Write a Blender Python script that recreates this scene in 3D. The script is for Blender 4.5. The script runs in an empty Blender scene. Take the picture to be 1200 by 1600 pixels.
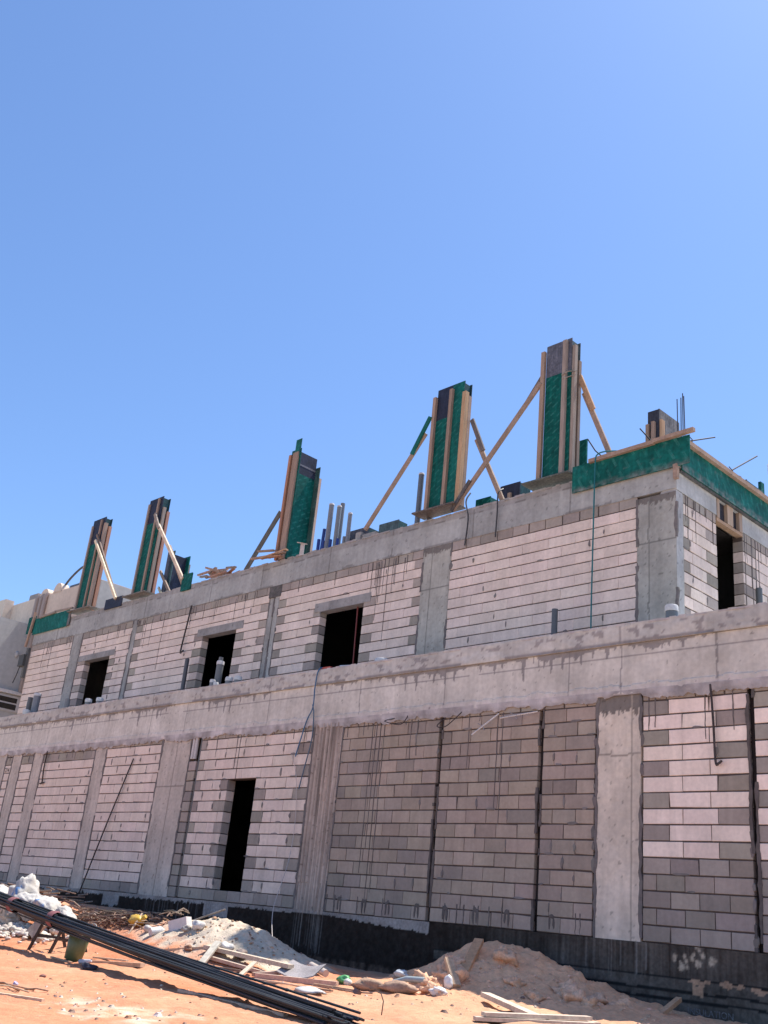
import bpy, math, random
import numpy as np
from mathutils import Vector, Matrix, noise
R = math.radians
rnd = random.Random(7)
scene = bpy.context.scene
COL = scene.collection

# ------------------------------------------------------------------ camera
cam_d = bpy.data.cameras.new('camera')
cam = bpy.data.objects.new('camera', cam_d); COL.objects.link(cam)
CM = [[0.70149610, 0.70613392, 0.09632290], [-0.20398324, 0.32844433, -0.92223379], [-0.68285727, 0.62729515, 0.37444191]]
rx, dn, fw = (Vector(r) for r in CM)
m = Matrix((rx, -dn, -fw)).transposed().to_4x4()
m.translation = Vector((17.0, -12.45, 1.5))
cam.matrix_world = m
cam_d.sensor_fit = 'VERTICAL'; cam_d.sensor_height = 24.0; cam_d.lens = 24.0 * 1598.33 / 1600.0
cam_d.clip_start = 0.05; cam_d.clip_end = 2000
scene.camera = cam

# ------------------------------------------------------------------ light
SUN_EL, SUN_AZ = 65.3, 9.0            # azimuth measured from +Y (behind the building) towards +X
w = bpy.data.worlds.new('World'); scene.world = w; w.use_nodes = True
nt = w.node_tree; nt.nodes.clear()
sky = nt.nodes.new('ShaderNodeTexSky'); sky.sky_type = 'NISHITA'; sky.sun_disc = False
sky.sun_elevation = R(SUN_EL); sky.sun_rotation = R(SUN_AZ)
sky.air_density = 1.0; sky.dust_density = 0.6; sky.ozone_density = 2.0; sky.altitude = 0
tint = nt.nodes.new('ShaderNodeVectorMath'); tint.operation = 'MULTIPLY'; tint.inputs[1].default_value = (0.80, 0.955, 1.16)   # cleaner, bluer desert air
bg = nt.nodes.new('ShaderNodeBackground'); bg.inputs['Strength'].default_value = 0.106
wo = nt.nodes.new('ShaderNodeOutputWorld')
nt.links.new(sky.outputs[0], tint.inputs[0]); nt.links.new(tint.outputs[0], bg.inputs[0]); nt.links.new(bg.outputs[0], wo.inputs[0])
sd = bpy.data.lights.new('sun', 'SUN'); sd.energy = 4.6; sd.angle = R(0.5); sd.color = (1.0, 0.95, 0.88)
sun = bpy.data.objects.new('sun', sd); COL.objects.link(sun)
S = Vector((math.sin(R(SUN_AZ)) * math.cos(R(SUN_EL)), math.cos(R(SUN_AZ)) * math.cos(R(SUN_EL)), math.sin(R(SUN_EL))))
sun.rotation_euler = (-S).to_track_quat('-Z', 'Y').to_euler(); sun.location = (0, 20, 40)
scene.view_settings.view_transform = 'Standard'; scene.view_settings.look = 'None'
scene.view_settings.exposure = 0.80; scene.view_settings.gamma = 1.0; scene.view_settings.use_curve_mapping = False

# ------------------------------------------------------------------ materials
def make_mat(name, base=(.5, .5, .5), attr=True, rough=.9, spec=.3, metal=0.0,
             n1=(3.0, .18), n2=(22.0, .12), streak=None, bump=(40.0, .25, .01), stretch=None, lettering=None):
    """Colour attribute (or a constant) broken up by two noises, vertical streaks and a bump."""
    mt = bpy.data.materials.new(name); mt.use_nodes = True
    t = mt.node_tree; N = t.nodes; L = t.links; N.clear()
    out = N.new('ShaderNodeOutputMaterial'); b = N.new('ShaderNodeBsdfPrincipled'); L.new(b.outputs[0], out.inputs[0])
    b.inputs['Roughness'].default_value = rough; b.inputs['Metallic'].default_value = metal
    b.inputs['Specular IOR Level'].default_value = spec
    tc = N.new('ShaderNodeTexCoord')
    if attr:
        a = N.new('ShaderNodeAttribute'); a.attribute_name = 'Col'; col = a.outputs['Color']
    else:
        a = N.new('ShaderNodeRGB'); a.outputs[0].default_value = (*base, 1); col = a.outputs[0]
    def vec(scale):
        mp = N.new('ShaderNodeMapping'); mp.inputs['Scale'].default_value = scale
        L.new(tc.outputs['Object'], mp.inputs[0]); return mp.outputs[0]
    def mul(col, fac_out, amt):
        mr = N.new('ShaderNodeMapRange'); mr.inputs['From Min'].default_value = .3; mr.inputs['From Max'].default_value = .7
        mr.inputs['To Min'].default_value = 1 - amt; mr.inputs['To Max'].default_value = 1 + amt
        L.new(fac_out, mr.inputs[0])
        vm = N.new('ShaderNodeVectorMath'); vm.operation = 'SCALE'
        L.new(col, vm.inputs[0]); L.new(mr.outputs[0], vm.inputs['Scale']); return vm.outputs[0]
    st = stretch or (1, 1, 1)
    for sc, amt in (n1, n2):
        if amt > 0:
            n = N.new('ShaderNodeTexNoise'); n.inputs['Scale'].default_value = sc; n.inputs['Detail'].default_value = 5
            L.new(vec(st), n.inputs['Vector']); col = mul(col, n.outputs[0], amt)
    if streak:
        n = N.new('ShaderNodeTexNoise'); n.inputs['Scale'].default_value = streak[0]; n.inputs['Detail'].default_value = 3
        L.new(vec((1, 1, .06)), n.inputs['Vector']); col = mul(col, n.outputs[0], streak[1])
    if lettering:
        # faint rows of short pale dashes printed diagonally on the film faced boards
        sp = N.new('ShaderNodeSeparateXYZ'); L.new(tc.outputs['Object'], sp.inputs[0])
        def mth(op, a, b=None):
            k = N.new('ShaderNodeMath'); k.operation = op
            for i, v in enumerate((a, b)):
                if v is None: continue
                if isinstance(v, (int, float)): k.inputs[i].default_value = v
                else: L.new(v, k.inputs[i])
            return k.outputs[0]
        u = mth('ADD', sp.outputs['X'], sp.outputs['Y']); z = sp.outputs['Z']
        ang = R(lettering[0])
        p = mth('ADD', mth('MULTIPLY', u, math.cos(ang)), mth('MULTIPLY', z, math.sin(ang)))
        q = mth('SUBTRACT', mth('MULTIPLY', z, math.cos(ang)), mth('MULTIPLY', u, math.sin(ang)))
        rows = mth('MULTIPLY', q, lettering[1]); fr = mth('FRACT', rows); idx = mth('FLOOR', rows)
        line = mth('MULTIPLY', mth('LESS_THAN', fr, .38), mth('GREATER_THAN', fr, .1))
        dash = mth('LESS_THAN', mth('FRACT', mth('ADD', mth('MULTIPLY', p, lettering[2]), mth('MULTIPLY', idx, .43))), .62)
        n = N.new('ShaderNodeTexNoise'); n.inputs['Scale'].default_value = 60; L.new(tc.outputs['Object'], n.inputs['Vector'])
        n3 = N.new('ShaderNodeTexNoise'); n3.inputs['Scale'].default_value = 3.5; n3.inputs['Detail'].default_value = 4; L.new(tc.outputs['Object'], n3.inputs['Vector'])
        wear = mth('MAXIMUM', mth('MULTIPLY', mth('SUBTRACT', n3.outputs[0], .42), 4.0), 0.0)
        k = mth('MULTIPLY', mth('MULTIPLY', mth('MULTIPLY', line, dash), mth('GREATER_THAN', n.outputs[0], .42)), mth('ADD', mth('MINIMUM', mth('MULTIPLY', wear, .3), .28), .12))
        lum = N.new('ShaderNodeMix'); lum.data_type = 'RGBA'; L.new(k, lum.inputs[0]); L.new(col, lum.inputs[6]); lum.inputs[7].default_value = (.07, .27, .235, 1)
        col = lum.outputs[2]
    L.new(col, b.inputs['Base Color'])
    if bump:
        n = N.new('ShaderNodeTexNoise'); n.inputs['Scale'].default_value = bump[0]; n.inputs['Detail'].default_value = 6
        L.new(vec(st), n.inputs['Vector'])
        bp = N.new('ShaderNodeBump'); bp.inputs['Strength'].default_value = bump[1]; bp.inputs['Distance'].default_value = bump[2]
        L.new(n.outputs[0], bp.inputs['Height']); L.new(bp.outputs[0], b.inputs['Normal'])
    return mt

M = {
    'block': make_mat('block_masonry', n1=(2.3, .10), n2=(18, .07), streak=(9, .06), bump=(70, .35, .006)),
    'concrete': make_mat('cast_concrete', n1=(1.3, .14), n2=(14, .10), streak=(7, .10), bump=(28, .35, .010)),
    'bitumen': make_mat('bitumen_coating', rough=.9, spec=.12, n1=(2, .2), n2=(25, .2), bump=(20, .4, .012)),
    'wood': make_mat('sawn_timber', n1=(5, .16), n2=(40, .16), stretch=(1, 1, .08), bump=(60, .3, .004), rough=.8),
    'plank': make_mat('loose_timber', n1=(6, .18), n2=(30, .15), bump=(50, .3, .004), rough=.85),
    'board': make_mat('film_faced_board', n1=(2.5, .3), n2=(14, .25), streak=(20, .2), bump=(20, .15, .003), rough=.6, spec=.15, lettering=(33, 8.0, 4.2)),
    'edge': make_mat('film_faced_edge_board', n1=(2.5, .3), n2=(14, .25), streak=(20, .15), bump=(20, .15, .003), rough=.6, spec=.15, lettering=(118, 5.2, 2.6)),
    'bare': make_mat('worn_board', n1=(4, .35), n2=(20, .3), streak=(25, .25), bump=(25, .3, .004), rough=.6),
    'sand': make_mat('sand', n1=(1.6, .10), n2=(16, .13), bump=(55, .7, .02), rough=1, spec=.1),
    'plastic': make_mat('plastic', n1=(4, .08), n2=(30, .08), bump=None, rough=.45, spec=.45),
    'steel': make_mat('steel_bar', n1=(3, .25), n2=(60, .25), bump=(150, .4, .002), rough=.65, spec=.25),
    'rust': make_mat('rusty_iron', n1=(6, .3), n2=(40, .3), bump=(80, .4, .003), rough=.85),
    'cloth': make_mat('woven_sack', n1=(5, .12), n2=(60, .08), bump=(90, .4, .004), rough=.9),
    'plaster': make_mat('wall_plaster', n1=(.8, .08), n2=(7, .07), streak=(3, .05), bump=(30, .15, .006)),
    'stone': make_mat('rubble_stone', n1=(5, .2), n2=(30, .2), bump=(40, .6, .012)),
    'glass': make_mat('dark_glass', attr=False, base=(.012, .014, .016), rough=.15, spec=.6, n1=(1, 0), n2=(1, 0), bump=None),
}

# ------------------------------------------------------------------ mesh helpers
class MB:
    def __init__(s): s.v = []; s.f = []; s.c = []; s.smooth = []
    def add(s, verts, faces, col, smooth=False):
        o = len(s.v); s.v += [tuple(p) for p in verts]
        for i, f in enumerate(faces):
            s.f.append(tuple(o + k for k in f)); s.c.append(col[i] if isinstance(col, list) else col); s.smooth.append(smooth)
    def box(s, x0, x1, y0, y1, z0, z1, col, T=None):
        v = [(x0, y0, z0), (x1, y0, z0), (x1, y1, z0), (x0, y1, z0), (x0, y0, z1), (x1, y0, z1), (x1, y1, z1), (x0, y1, z1)]
        if T: v = [T(*p) for p in v]
        s.add(v, [(0, 3, 2, 1), (4, 5, 6, 7), (0, 1, 5, 4), (1, 2, 6, 5), (2, 3, 7, 6), (3, 0, 4, 7)], col)
    def beam(s, p0, p1, wd, th, col, up=(0, 0, 1), taper=1.0):
        p0 = Vector(p0); p1 = Vector(p1); d = (p1 - p0).normalized(); u = Vector(up)
        if abs(d.dot(u)) > .97: u = Vector((0, 1, 0))
        a = d.cross(u).normalized(); b = a.cross(d).normalized()
        v = []
        for p, k in ((p0, 1.0), (p1, taper)):
            for i, j in ((-1, -1), (1, -1), (1, 1), (-1, 1)): v.append(p + a * (i * wd / 2 * k) + b * (j * th / 2 * k))
        s.add(v, [(3, 2, 1, 0), (4, 5, 6, 7), (0, 1, 5, 4), (1, 2, 6, 5), (2, 3, 7, 6), (3, 0, 4, 7)], col)
    def tube(s, pts, r, col, n=8, cap=True):
        pts = [Vector(p) for p in pts]; rs = r if isinstance(r, (list, tuple)) else [r] * len(pts)
        v = []; f = []; ref = None
        for i, p in enumerate(pts):
            d = (pts[min(i + 1, len(pts) - 1)] - pts[max(i - 1, 0)]).normalized()
            if ref is None: ref = d.orthogonal().normalized()
            a = (ref - d * ref.dot(d)); a = a.normalized() if a.length > 1e-6 else d.orthogonal().normalized(); ref = a; b = d.cross(a)
            for k in range(n):
                t = 2 * math.pi * k / n; v.append(p + (a * math.cos(t) + b * math.sin(t)) * rs[i])
        for i in range(len(pts) - 1):
            for k in range(n):
                k2 = (k + 1) % n; f.append((i * n + k, i * n + k2, (i + 1) * n + k2, (i + 1) * n + k))
        s.add(v, f, col, True)
        if cap:
            s.add([v[k] for k in range(n)], [tuple(reversed(range(n)))], col)
            s.add([v[(len(pts) - 1) * n + k] for k in range(n)], [tuple(range(n))], col)
    def lump(s, c, rad, col, seed=0, amp=.3, sub=2, freq=1.3, colfn=None, flat=None):
        """closed lumpy body: a noise-displaced sphere"""
        nu, nv = 8 * sub, 5 * sub; v = []; f = []; cols = []
        c = Vector(c); rx_, ry_, rz_ = rad
        for j in range(nv + 1):
            th = math.pi * j / nv
            for i in range(nu):
                ph = 2 * math.pi * i / nu
                d = Vector((math.sin(th) * math.cos(ph), math.sin(th) * math.sin(ph), math.cos(th)))
                k = 1 + amp * noise.fractal(d * freq + Vector((seed * 3.1, seed * 1.7, seed)), .9, 2.1, 3)
                p = Vector((d.x * rx_ * k, d.y * ry_ * k, d.z * rz_ * k))
                if flat is not None: p.z = max(p.z, -flat * rz_)
                v.append(c + p)
        for j in range(nv):
            for i in range(nu):
                i2 = (i + 1) % nu; f.append((j * nu + i, (j + 1) * nu + i, (j + 1) * nu + i2, j * nu + i2))
                if colfn: cols.append(colfn((v[j * nu + i] - c)))
        s.add(v, f, cols if colfn else col, True)
    def build(s, name, mat, parent=None, loc=None):
        """one mesh object; coordinates were given in world space, loc (or the parent's base) becomes its origin"""
        base = Vector((0, 0, 0)); p = parent
        while p is not None: base += p.location; p = p.parent
        own = Vector(loc) if loc is not None else None
        off = own if own is not None else base
        me = bpy.data.meshes.new(name)
        me.from_pydata([(x - off.x, y - off.y, z - off.z) for x, y, z in s.v], [], s.f)
        ca = me.color_attributes.new('Col', 'FLOAT_COLOR', 'CORNER')
        arr = np.empty((len(me.loops), 4), np.float32); k = 0
        for f, c in zip(s.f, s.c):
            n = len(f)
            arr[k:k + n, :3] = c; arr[k:k + n, 3] = 1; k += n
        ca.data.foreach_set('color', arr.ravel())
        me.polygons.foreach_set('use_smooth', s.smooth)
        me.materials.append(mat); me.update()
        o = bpy.data.objects.new(name, me); COL.objects.link(o)
        if parent is not None: o.parent = parent
        o.location = (own - base) if own is not None else (0, 0, 0)
        return o

def tag(o, label, cat, group=None):
    o['label'] = label; o['category'] = cat
    if group: o['group'] = group
    return o
def thing(name, label, cat, loc, group=None):
    o = bpy.data.objects.new(name, None); o.empty_display_size = .2; COL.objects.link(o)
    o.location = loc; return tag(o, label, cat, group)
def copy_tree(o, loc, label=None):
    r = o.copy(); COL.objects.link(r); r.location = loc
    if label: r['label'] = label
    for ch in list(o.children):
        c = ch.copy(); COL.objects.link(c); c.parent = r
        for g in list(ch.children):
            d = g.copy(); COL.objects.link(d); d.parent = c
    return r
def vary(c, a, r=rnd):
    k = 1 + r.uniform(-a, a); return tuple(max(0, x * k * (1 + r.uniform(-a * .2, a * .2))) for x in c)
def fbm(x, y=0., z=0., o=4): return noise.fractal(Vector((x, y, z)), 1.0, 2.0, o)
def mixc(a, b, t):
    t = min(max(t, 0), 1); return tuple(p + (q - p) * t for p, q in zip(a, b))

# ------------------------------------------------------------------ ground
def base_z(x, y):
    z = .74 + .05 * (max(min(y, -2.0), -12.5) + 4)
    def g(u, s): return math.exp(-u * u / (2 * s * s))
    z += .53 * g(x - 4.35, 1.9 if x < 4.35 else .78) * g(y + 2.85, .62)
    z += .24 * g(x - 0.2, 1.9) * g(y + 2.6, .8)
    z += .50 / (1 + math.exp(min((x + 1.2) * 1.6, 60))) * (1 / (1 + math.exp(min(-(y + 4.6) * 2.2, 60))))
    a = .60 * (1 / (1 + math.exp(min(-(x - 6.8) * 6, 60)))) * (1 if x < 7.3 else math.exp(-((x - 7.3) / 1.75) ** 2))
    z += a * (g(y + .75, .85) if y < -.75 else g(y + .75, .6))
    return z
def heap_w(x, y):
    def g(u, s): return math.exp(-u * u / (2 * s * s))
    return g(x - 4.6, 1.5 if x < 4.6 else .85) * g(y + 2.75, .62)
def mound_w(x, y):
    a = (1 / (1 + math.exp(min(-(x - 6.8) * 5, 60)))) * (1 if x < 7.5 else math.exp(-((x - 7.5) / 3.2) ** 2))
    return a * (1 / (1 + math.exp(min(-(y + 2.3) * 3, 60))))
def ground_z(x, y):
    z = base_z(x, y)
    if -13 < x < 15 and -13 < y < .4:
        hw = heap_w(x, y); mw = mound_w(x, y)
        z += .035 * fbm(x * 1.1, y * 1.1) - .030 * max(0, fbm(x * 3.1, y * 3.1, 12., 2) - .22) + (.014 + .045 * hw + .06 * mw) * fbm(x * 4.2, y * 4.2, 3.) + (.007 + .022 * hw + .034 * mw) * fbm(x * 11, y * 11, 7., 3)
    return z
def ground_c(x, y):
    if not (-12 < x < 16 and -14 < y < 2): return (.60, .43, .315)      # outer ground, out of view, paled to bounce light onto the facade
    n = fbm(x * .7, y * .7, 5.); n2 = fbm(x * 3, y * 3, 9.)
    c = mixc((.52, .205, .108), (.55, .27, .16), .5 + .8 * n)                       # orange sand, paler dusty patches
    c = mixc(c, (.52, .32, .20), (1 / (1 + math.exp(-(x - 7.7) * 1.8))) * (1 / (1 + math.exp(-(y + 5.2) * 1.5))) * .8)
    hw = heap_w(x, y); c = mixc(c, vary((.53, .44, .34), .06), (hw - .22 + .25 * n2) * 4)   # grey cement sand
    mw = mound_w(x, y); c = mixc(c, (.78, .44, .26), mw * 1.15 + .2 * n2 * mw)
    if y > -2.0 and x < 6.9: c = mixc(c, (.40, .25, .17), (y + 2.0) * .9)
    t = max(0, 1 - math.hypot((x - 8.3) / 1.1, (y + 7.0) / .55)); c = mixc(c, (.72, .58, .45), (t * .35 + .9 * n2 * (t > 0)) * 1.0 if t > 0 else 0)
    if fbm(x * 9, y * 9, 2., 2) > .55: c = mixc(c, (.55, .36, .24), .5)
    return mixc(c, (.60, .43, .315), (-8.6 - y) * .6 + .3 * n)  # fades into the unseen pale ground added for its bounce light
def axis(fine0, fine1, step, far):
    a = list(np.arange(fine0, fine1 + 1e-6, step)); d = step; lo = a[0]; hi = a[-1]; L = []; H = []
    while hi < far: d *= 1.5; hi += d; H.append(hi)
    d = step
    while lo > -far: d *= 1.5; lo -= d; L.append(lo)
    return L[::-1] + a + H
gx = axis(-6.0, 12.5, .04, 600); gy = axis(-8.4, .3, .04, 600)
nx, ny = len(gx), len(gy)
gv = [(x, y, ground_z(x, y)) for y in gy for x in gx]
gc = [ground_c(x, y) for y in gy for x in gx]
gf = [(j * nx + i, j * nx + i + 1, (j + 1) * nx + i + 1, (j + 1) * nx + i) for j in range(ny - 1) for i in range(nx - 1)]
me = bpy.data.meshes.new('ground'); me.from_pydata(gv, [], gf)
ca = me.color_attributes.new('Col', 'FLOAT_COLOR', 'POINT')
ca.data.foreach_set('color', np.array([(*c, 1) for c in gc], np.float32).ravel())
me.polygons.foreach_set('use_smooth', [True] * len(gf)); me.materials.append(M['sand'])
go = bpy.data.objects.new('ground', me); COL.objects.link(go); go['kind'] = 'structure'

# ------------------------------------------------------------------ the unfinished building
WHITE = (.67, .562, .492); GREY = (.32, .28, .245); BROWN = (.355, .292, .243); MORT = (.088, .068, .062)
CONC = (.40, .41, .42); CONC_L = (.575, .545, .495); DARKC = (.20, .185, .185)
bld = thing('unfinished_building', 'two storey unfinished building of white and grey blocks with bare concrete beams', 'building', (0, 0, 1.6))
FRONT0 = lambda u, d, z: (u, d, z)
FRONT1 = lambda u, d, z: (u, 2.05 + d, z)
SIDE1 = lambda u, d, z: (8.56 - d, u, z)
PITCH = .2083

def block(mb, u0, u1, z0, z1, col, T, r, depth=.2, jut=.004):
    """one block: chamfered, slightly out of true"""
    j = lambda a=.0025: r.uniform(-a, a)
    d0 = j(jut); c = .005
    o = [(u0 + j(), d0 + c, z0 + j(.003)), (u1 + j(), d0 + c, z0 + j(.003)), (u1 + j(), d0 + c, z1 + j(.003)), (u0 + j(), d0 + c, z1 + j(.003))]
    if r.random() < .16 and u1 - u0 > .15:      # a knocked-off corner
        q = r.randrange(4); du = r.uniform(.004, .013) * (1 if q in (0, 3) else -1); dz = r.uniform(.003, .008) * (1 if q < 2 else -1)
        o[q] = (o[q][0] + du, o[q][1] + .006, o[q][2] + dz)
    i_ = [(o[0][0] + c, d0 + j(.001), o[0][2] + c), (o[1][0] - c, d0 + j(.001), o[1][2] + c), (o[2][0] - c, d0 + j(.001), o[2][2] - c), (o[3][0] + c, d0 + j(.001), o[3][2] - c)]
    bk = [(p[0], depth - c, p[2]) for p in o]
    v = [T(*p) for p in o + i_ + bk]
    mb.add(v, [(4, 5, 6, 7), (0, 1, 5, 4), (1, 2, 6, 5), (2, 3, 7, 6), (3, 0, 4, 7), (1, 0, 8, 9), (2, 1, 9, 10), (3, 2, 10, 11), (0, 3, 11, 8), (11, 10, 9, 8)], col)
def smear(mb, u, z, w_, h, T, r, col=None):
    """ragged pat of mortar left on the face"""
    n = 9; col = col or vary((.20, .18, .17), .15, r); dp = -r.uniform(.004, .014)
    ring = []
    for k in range(n):
        t = 2 * math.pi * k / n; q = r.uniform(.55, 1.1)
        ring.append((u + math.cos(t) * w_ / 2 * q, z + math.sin(t) * h / 2 * q))
    v = [T(a, .006, b) for a, b in ring] + [T(u + (a - u) * .8, dp, z + (b - z) * .8) for a, b in ring]
    mb.add(v, [(k, (k + 1) % n, n + (k + 1) % n, n + k) for k in range(n)] + [tuple(range(n, 2 * n))], col)
def course(u0, u1, unit, k, left=None, right=None, gl=.4, gr=.4, main='w', off=None):
    a, b = u0, u1; res = []
    if left is not None and k % 2 == left: res.append((a, a + gl, 'g')); a += gl
    tail = None
    if right is not None and k % 2 == right: tail = (b - gr, b, 'g'); b -= gr
    o = (k % 2) * unit * .5 if off is None else off
    js = [a]; x = u0 + o
    while x < b - .12:
        if x > a + .14: js.append(x)
        x += unit
    js.append(b)
    if len(js) > 2 and js[-1] - js[-2] < .14: js.pop(-2)
    res += [(p, q, main) for p, q in zip(js, js[1:])]
    if tail: res.append(tail)
    return res
def wall(name, u0, u1, z0, z1, T, unit=.62, main='w', left=None, right=None, gl=.4, gr=.4, hole=None, top_grey=0, bot_grey=0,
         hole_l=None, hole_r=None, rowfn=None, seed=1, mess=.25, top=None, depth=.2, jl=0, jr=0, jt=.0092, vj=.005, pale=1.0):
    r = random.Random(seed); mb = MB(); n = int(round((z1 - z0) / PITCH))
    def strip(a, b, za, zb): mb.box(a + .012, b - .012, .014, depth - .013, za, zb, MORT, T)
    if hole:
        hu0, hu1, hz0, hz1 = hole
        strip(u0, hu0 - .01, z0, z1); strip(hu1 + .01, u1, z0, z1)
        if hz1 < z1 - .02: strip(hu0 - .01, hu1 + .01, hz1 + .012, z1)
        if hz0 > z0 + .02: strip(hu0 - .01, hu1 + .01, z0, hz0 - .012)
    else: strip(u0, u1, z0, z1)
    def colour(kind):
        if kind == 'w': return vary(tuple(q * pale for q in WHITE), .065, r)
        if kind == 'g': return vary(GREY, .16, r)
        return vary(BROWN, .13, r) if r.random() < .74 else vary((.275, .235, .205), .12, r)
    for k in range(n):
        za, zb = z0 + k * PITCH + jt, z0 + (k + 1) * PITCH - jt
        if rowfn: segs = rowfn(k, n)
        elif k < bot_grey: segs = course(u0, u1, .41, k, main='g')
        elif k >= n - top_grey: segs = course(u0, u1, .41, k, main='g')
        elif hole and zb > hole[2] + .02 and za < hole[3] - .02:
            segs = course(u0, hole[0], unit, k, left, hole_l, gl, .4 if r.random() < .7 else .25, main) + course(hole[1], u1, unit, k + 1, hole_r if hole_r is None else 1 - hole_r, None if right is None else 1 - right, .35, gr, main)
        else: segs = course(u0, u1, unit, k, left, right, gl, gr, main, off=None if not hole else r.choice((0, .3)))
        for a, b, kind in segs:
            block(mb, a + vj, b - vj, za, zb, colour(kind), T, r, depth)
            if r.random() < mess: smear(mb, b, (za + zb) / 2 + r.uniform(-.03, .03), r.uniform(.03, .07), r.uniform(.1, .21), T, r)
            if r.random() < mess * .5: smear(mb, r.uniform(a, b), za, r.uniform(.1, .3), r.uniform(.03, .06), T, r)
        for u, kk in ((u0, jl), (u1, jr)):
            if r.random() < kk * .35: smear(mb, u + r.uniform(-.02, .02), (za + zb) / 2, r.uniform(.07, .13), r.uniform(.16, .26), T, r, vary((.17, .15, .145), .15, r))
    if top is not None and top > z0 + n * PITCH + .01:
        # squeezed cap course of cut grey blocks below the beam
        zt = z0 + n * PITCH; mb.box(u0, u1, .013, depth - .013, zt - .002, top, MORT, T)
        u = u0
        while u < u1 - .05:
            q = min(u1, u + r.uniform(.36, .44)); block(mb, u + .006, q - r.choice((.006, .006, .02)), zt + jt, top - .004, vary(GREY, .12, r), T, r, depth); u = q
    return mb.build(name, M['block'], bld)

def painted(mb, u0, u1, d0, d1, z0, z1, T, colfn, res=.03, disp=None):
    """a slab whose front is a fine grid, coloured (stains, spatters) and displaced by functions of u and z"""
    nu = max(1, int(math.ceil((u1 - u0) / res))); nz = max(1, int(math.ceil((z1 - z0) / res)))
    v = []; c = []
    for j in range(nz + 1):
        for i in range(nu + 1):
            u = u0 + (u1 - u0) * i / nu; z = z0 + (z1 - z0) * j / nz
            v.append(T(u, d0 + (disp(u, z) if disp and 0 < i < nu and 0 < j < nz else 0), z)); c.append((u, z))
    f = []; cols = []; vc = [colfn(a, b) for a, b in c]
    for j in range(nz):
        for i in range(nu):
            q = (j * (nu + 1) + i, j * (nu + 1) + i + 1, (j + 1) * (nu + 1) + i + 1, (j + 1) * (nu + 1) + i)
            f.append(q); cols.append(tuple(vc[k] for k in q))
    mb.add(v, f, cols)
    cc = colfn((u0 + u1) / 2, (z0 + z1) / 2)
    b = [T(*p) for p in ((u0, d0, z0), (u1, d0, z0), (u1, d1, z0), (u0, d1, z0), (u0, d0, z1), (u1, d0, z1), (u1, d1, z1), (u0, d1, z1))]
    mb.add(b, [(0, 3, 2, 1), (4, 5, 6, 7), (1, 2, 6, 5), (2, 3, 7, 6), (3, 0, 4, 7)], cc)

# --- foundation with black coating
r3 = random.Random(3)
def found_c(u, z):
    n = fbm(u * 2.2, z * 1.5, 1.); n2 = fbm(u * 9, z * 9, 4.); st = fbm(u * 16, z * .7, 8., 3)
    if u > 5.45: edge = 1.66
    elif u > 2.95: edge = 1.60 - .05 * max(0, (u - 3.0)) + .04 * n2
    elif u > 2.15: edge = 1.60
    elif u > .3: edge = 1.585 + .03 * n2
    elif u > -.5: edge = 1.36 + .06 * n2
    else: edge = (1.36 if (-4.3 < u < -3.6 or -7.0 < u < -6.3 or -10 < u < -9.5) else 1.575) + .05 * n2
    if z > edge: return mixc((.27, .235, .22), (.36, .32, .30), .5 + n)
    c = mixc((.022, .015, .012), (.036, .027, .023), .5 + n2)
    if u > 5.6:
        t = min(1, (u - 5.6) / 2.6); c = mixc(c, (.155, .135, .115), t * max(0, .42 + .45 * st + .35 * n))
        low = 1.28 - .0 * u
        if z < low: c = mixc(c, (.135, .118, .10), .55 + .5 * n2)
        for sz in (1.27, 1.12, 1.02):
            if abs(z - sz - .015 * fbm(u * 1.2, sz)) < .013: c = (.02, .02, .02)
    if 2.2 < u < 3.0:  # runs of cement slurry below the ribbed column
        s2 = fbm(u * 26, 0, 3., 2)
        if s2 > -.05 and z > .95 + .4 * abs(fbm(u * 20, 1.)): c = mixc(c, (.30, .26, .235), .12 + .8 * s2 + .3 * n)
    if 8.3 < u < 9.3 and z > 1.2:
        s2 = fbm(u * 22, 0, 5., 2)
        if s2 > .1 and z > 1.25 + .5 * fbm(u * 17, 1.): c = mixc(c, (.3, .28, .26), .8 * s2)
    if -2.6 < u < -.6 and z > 1.1:
        s2 = fbm(u * 20, 0, 9., 2)
        if s2 > .15: c = mixc(c, (.24, .21, .20), .7 * s2)
    if 9.75 < u < 11.4 and abs(z - 1.245 - .03 * fbm(u * 3, 2.)) < .03 * (.6 + 1.6 * fbm(u * 7, z * 7, 6.)) : c = (.42, .27, .18)
    if 9.9 < u < 10.05 and abs(z - 1.15) < .06 + .03 * n2: c = (.42, .27, .18)
    for (su, sz, sr) in SPOTS:
        q = sr * (1 + .5 * fbm(u * 30, z * 30, su)) - math.hypot(u - su, (z - sz) * .8)
        if q > -.012: c = mixc(c, (.46, .38, .29), (q + .012) / .02)
    if z < .95 and u < 6.6: c = mixc(c, (.26, .17, .12), (.98 - z) * 2.5 + .3 * n2)
    return c
SPOTS = [(9.80 + r3.gauss(.12, .16), 1.50 + r3.gauss(0, .045), r3.uniform(.008, .028)) for _ in range(16)] + [(10.17, 1.49, .036), (9.76, 1.40, .035)]
mb = MB(); painted(mb, -14, 15, -.012, 11.9, .1, 1.645, FRONT0, found_c, .02, lambda u, z: .006 * fbm(u * 5, z * 5))
fo = mb.build('foundation', M['bitumen'], bld)

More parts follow.
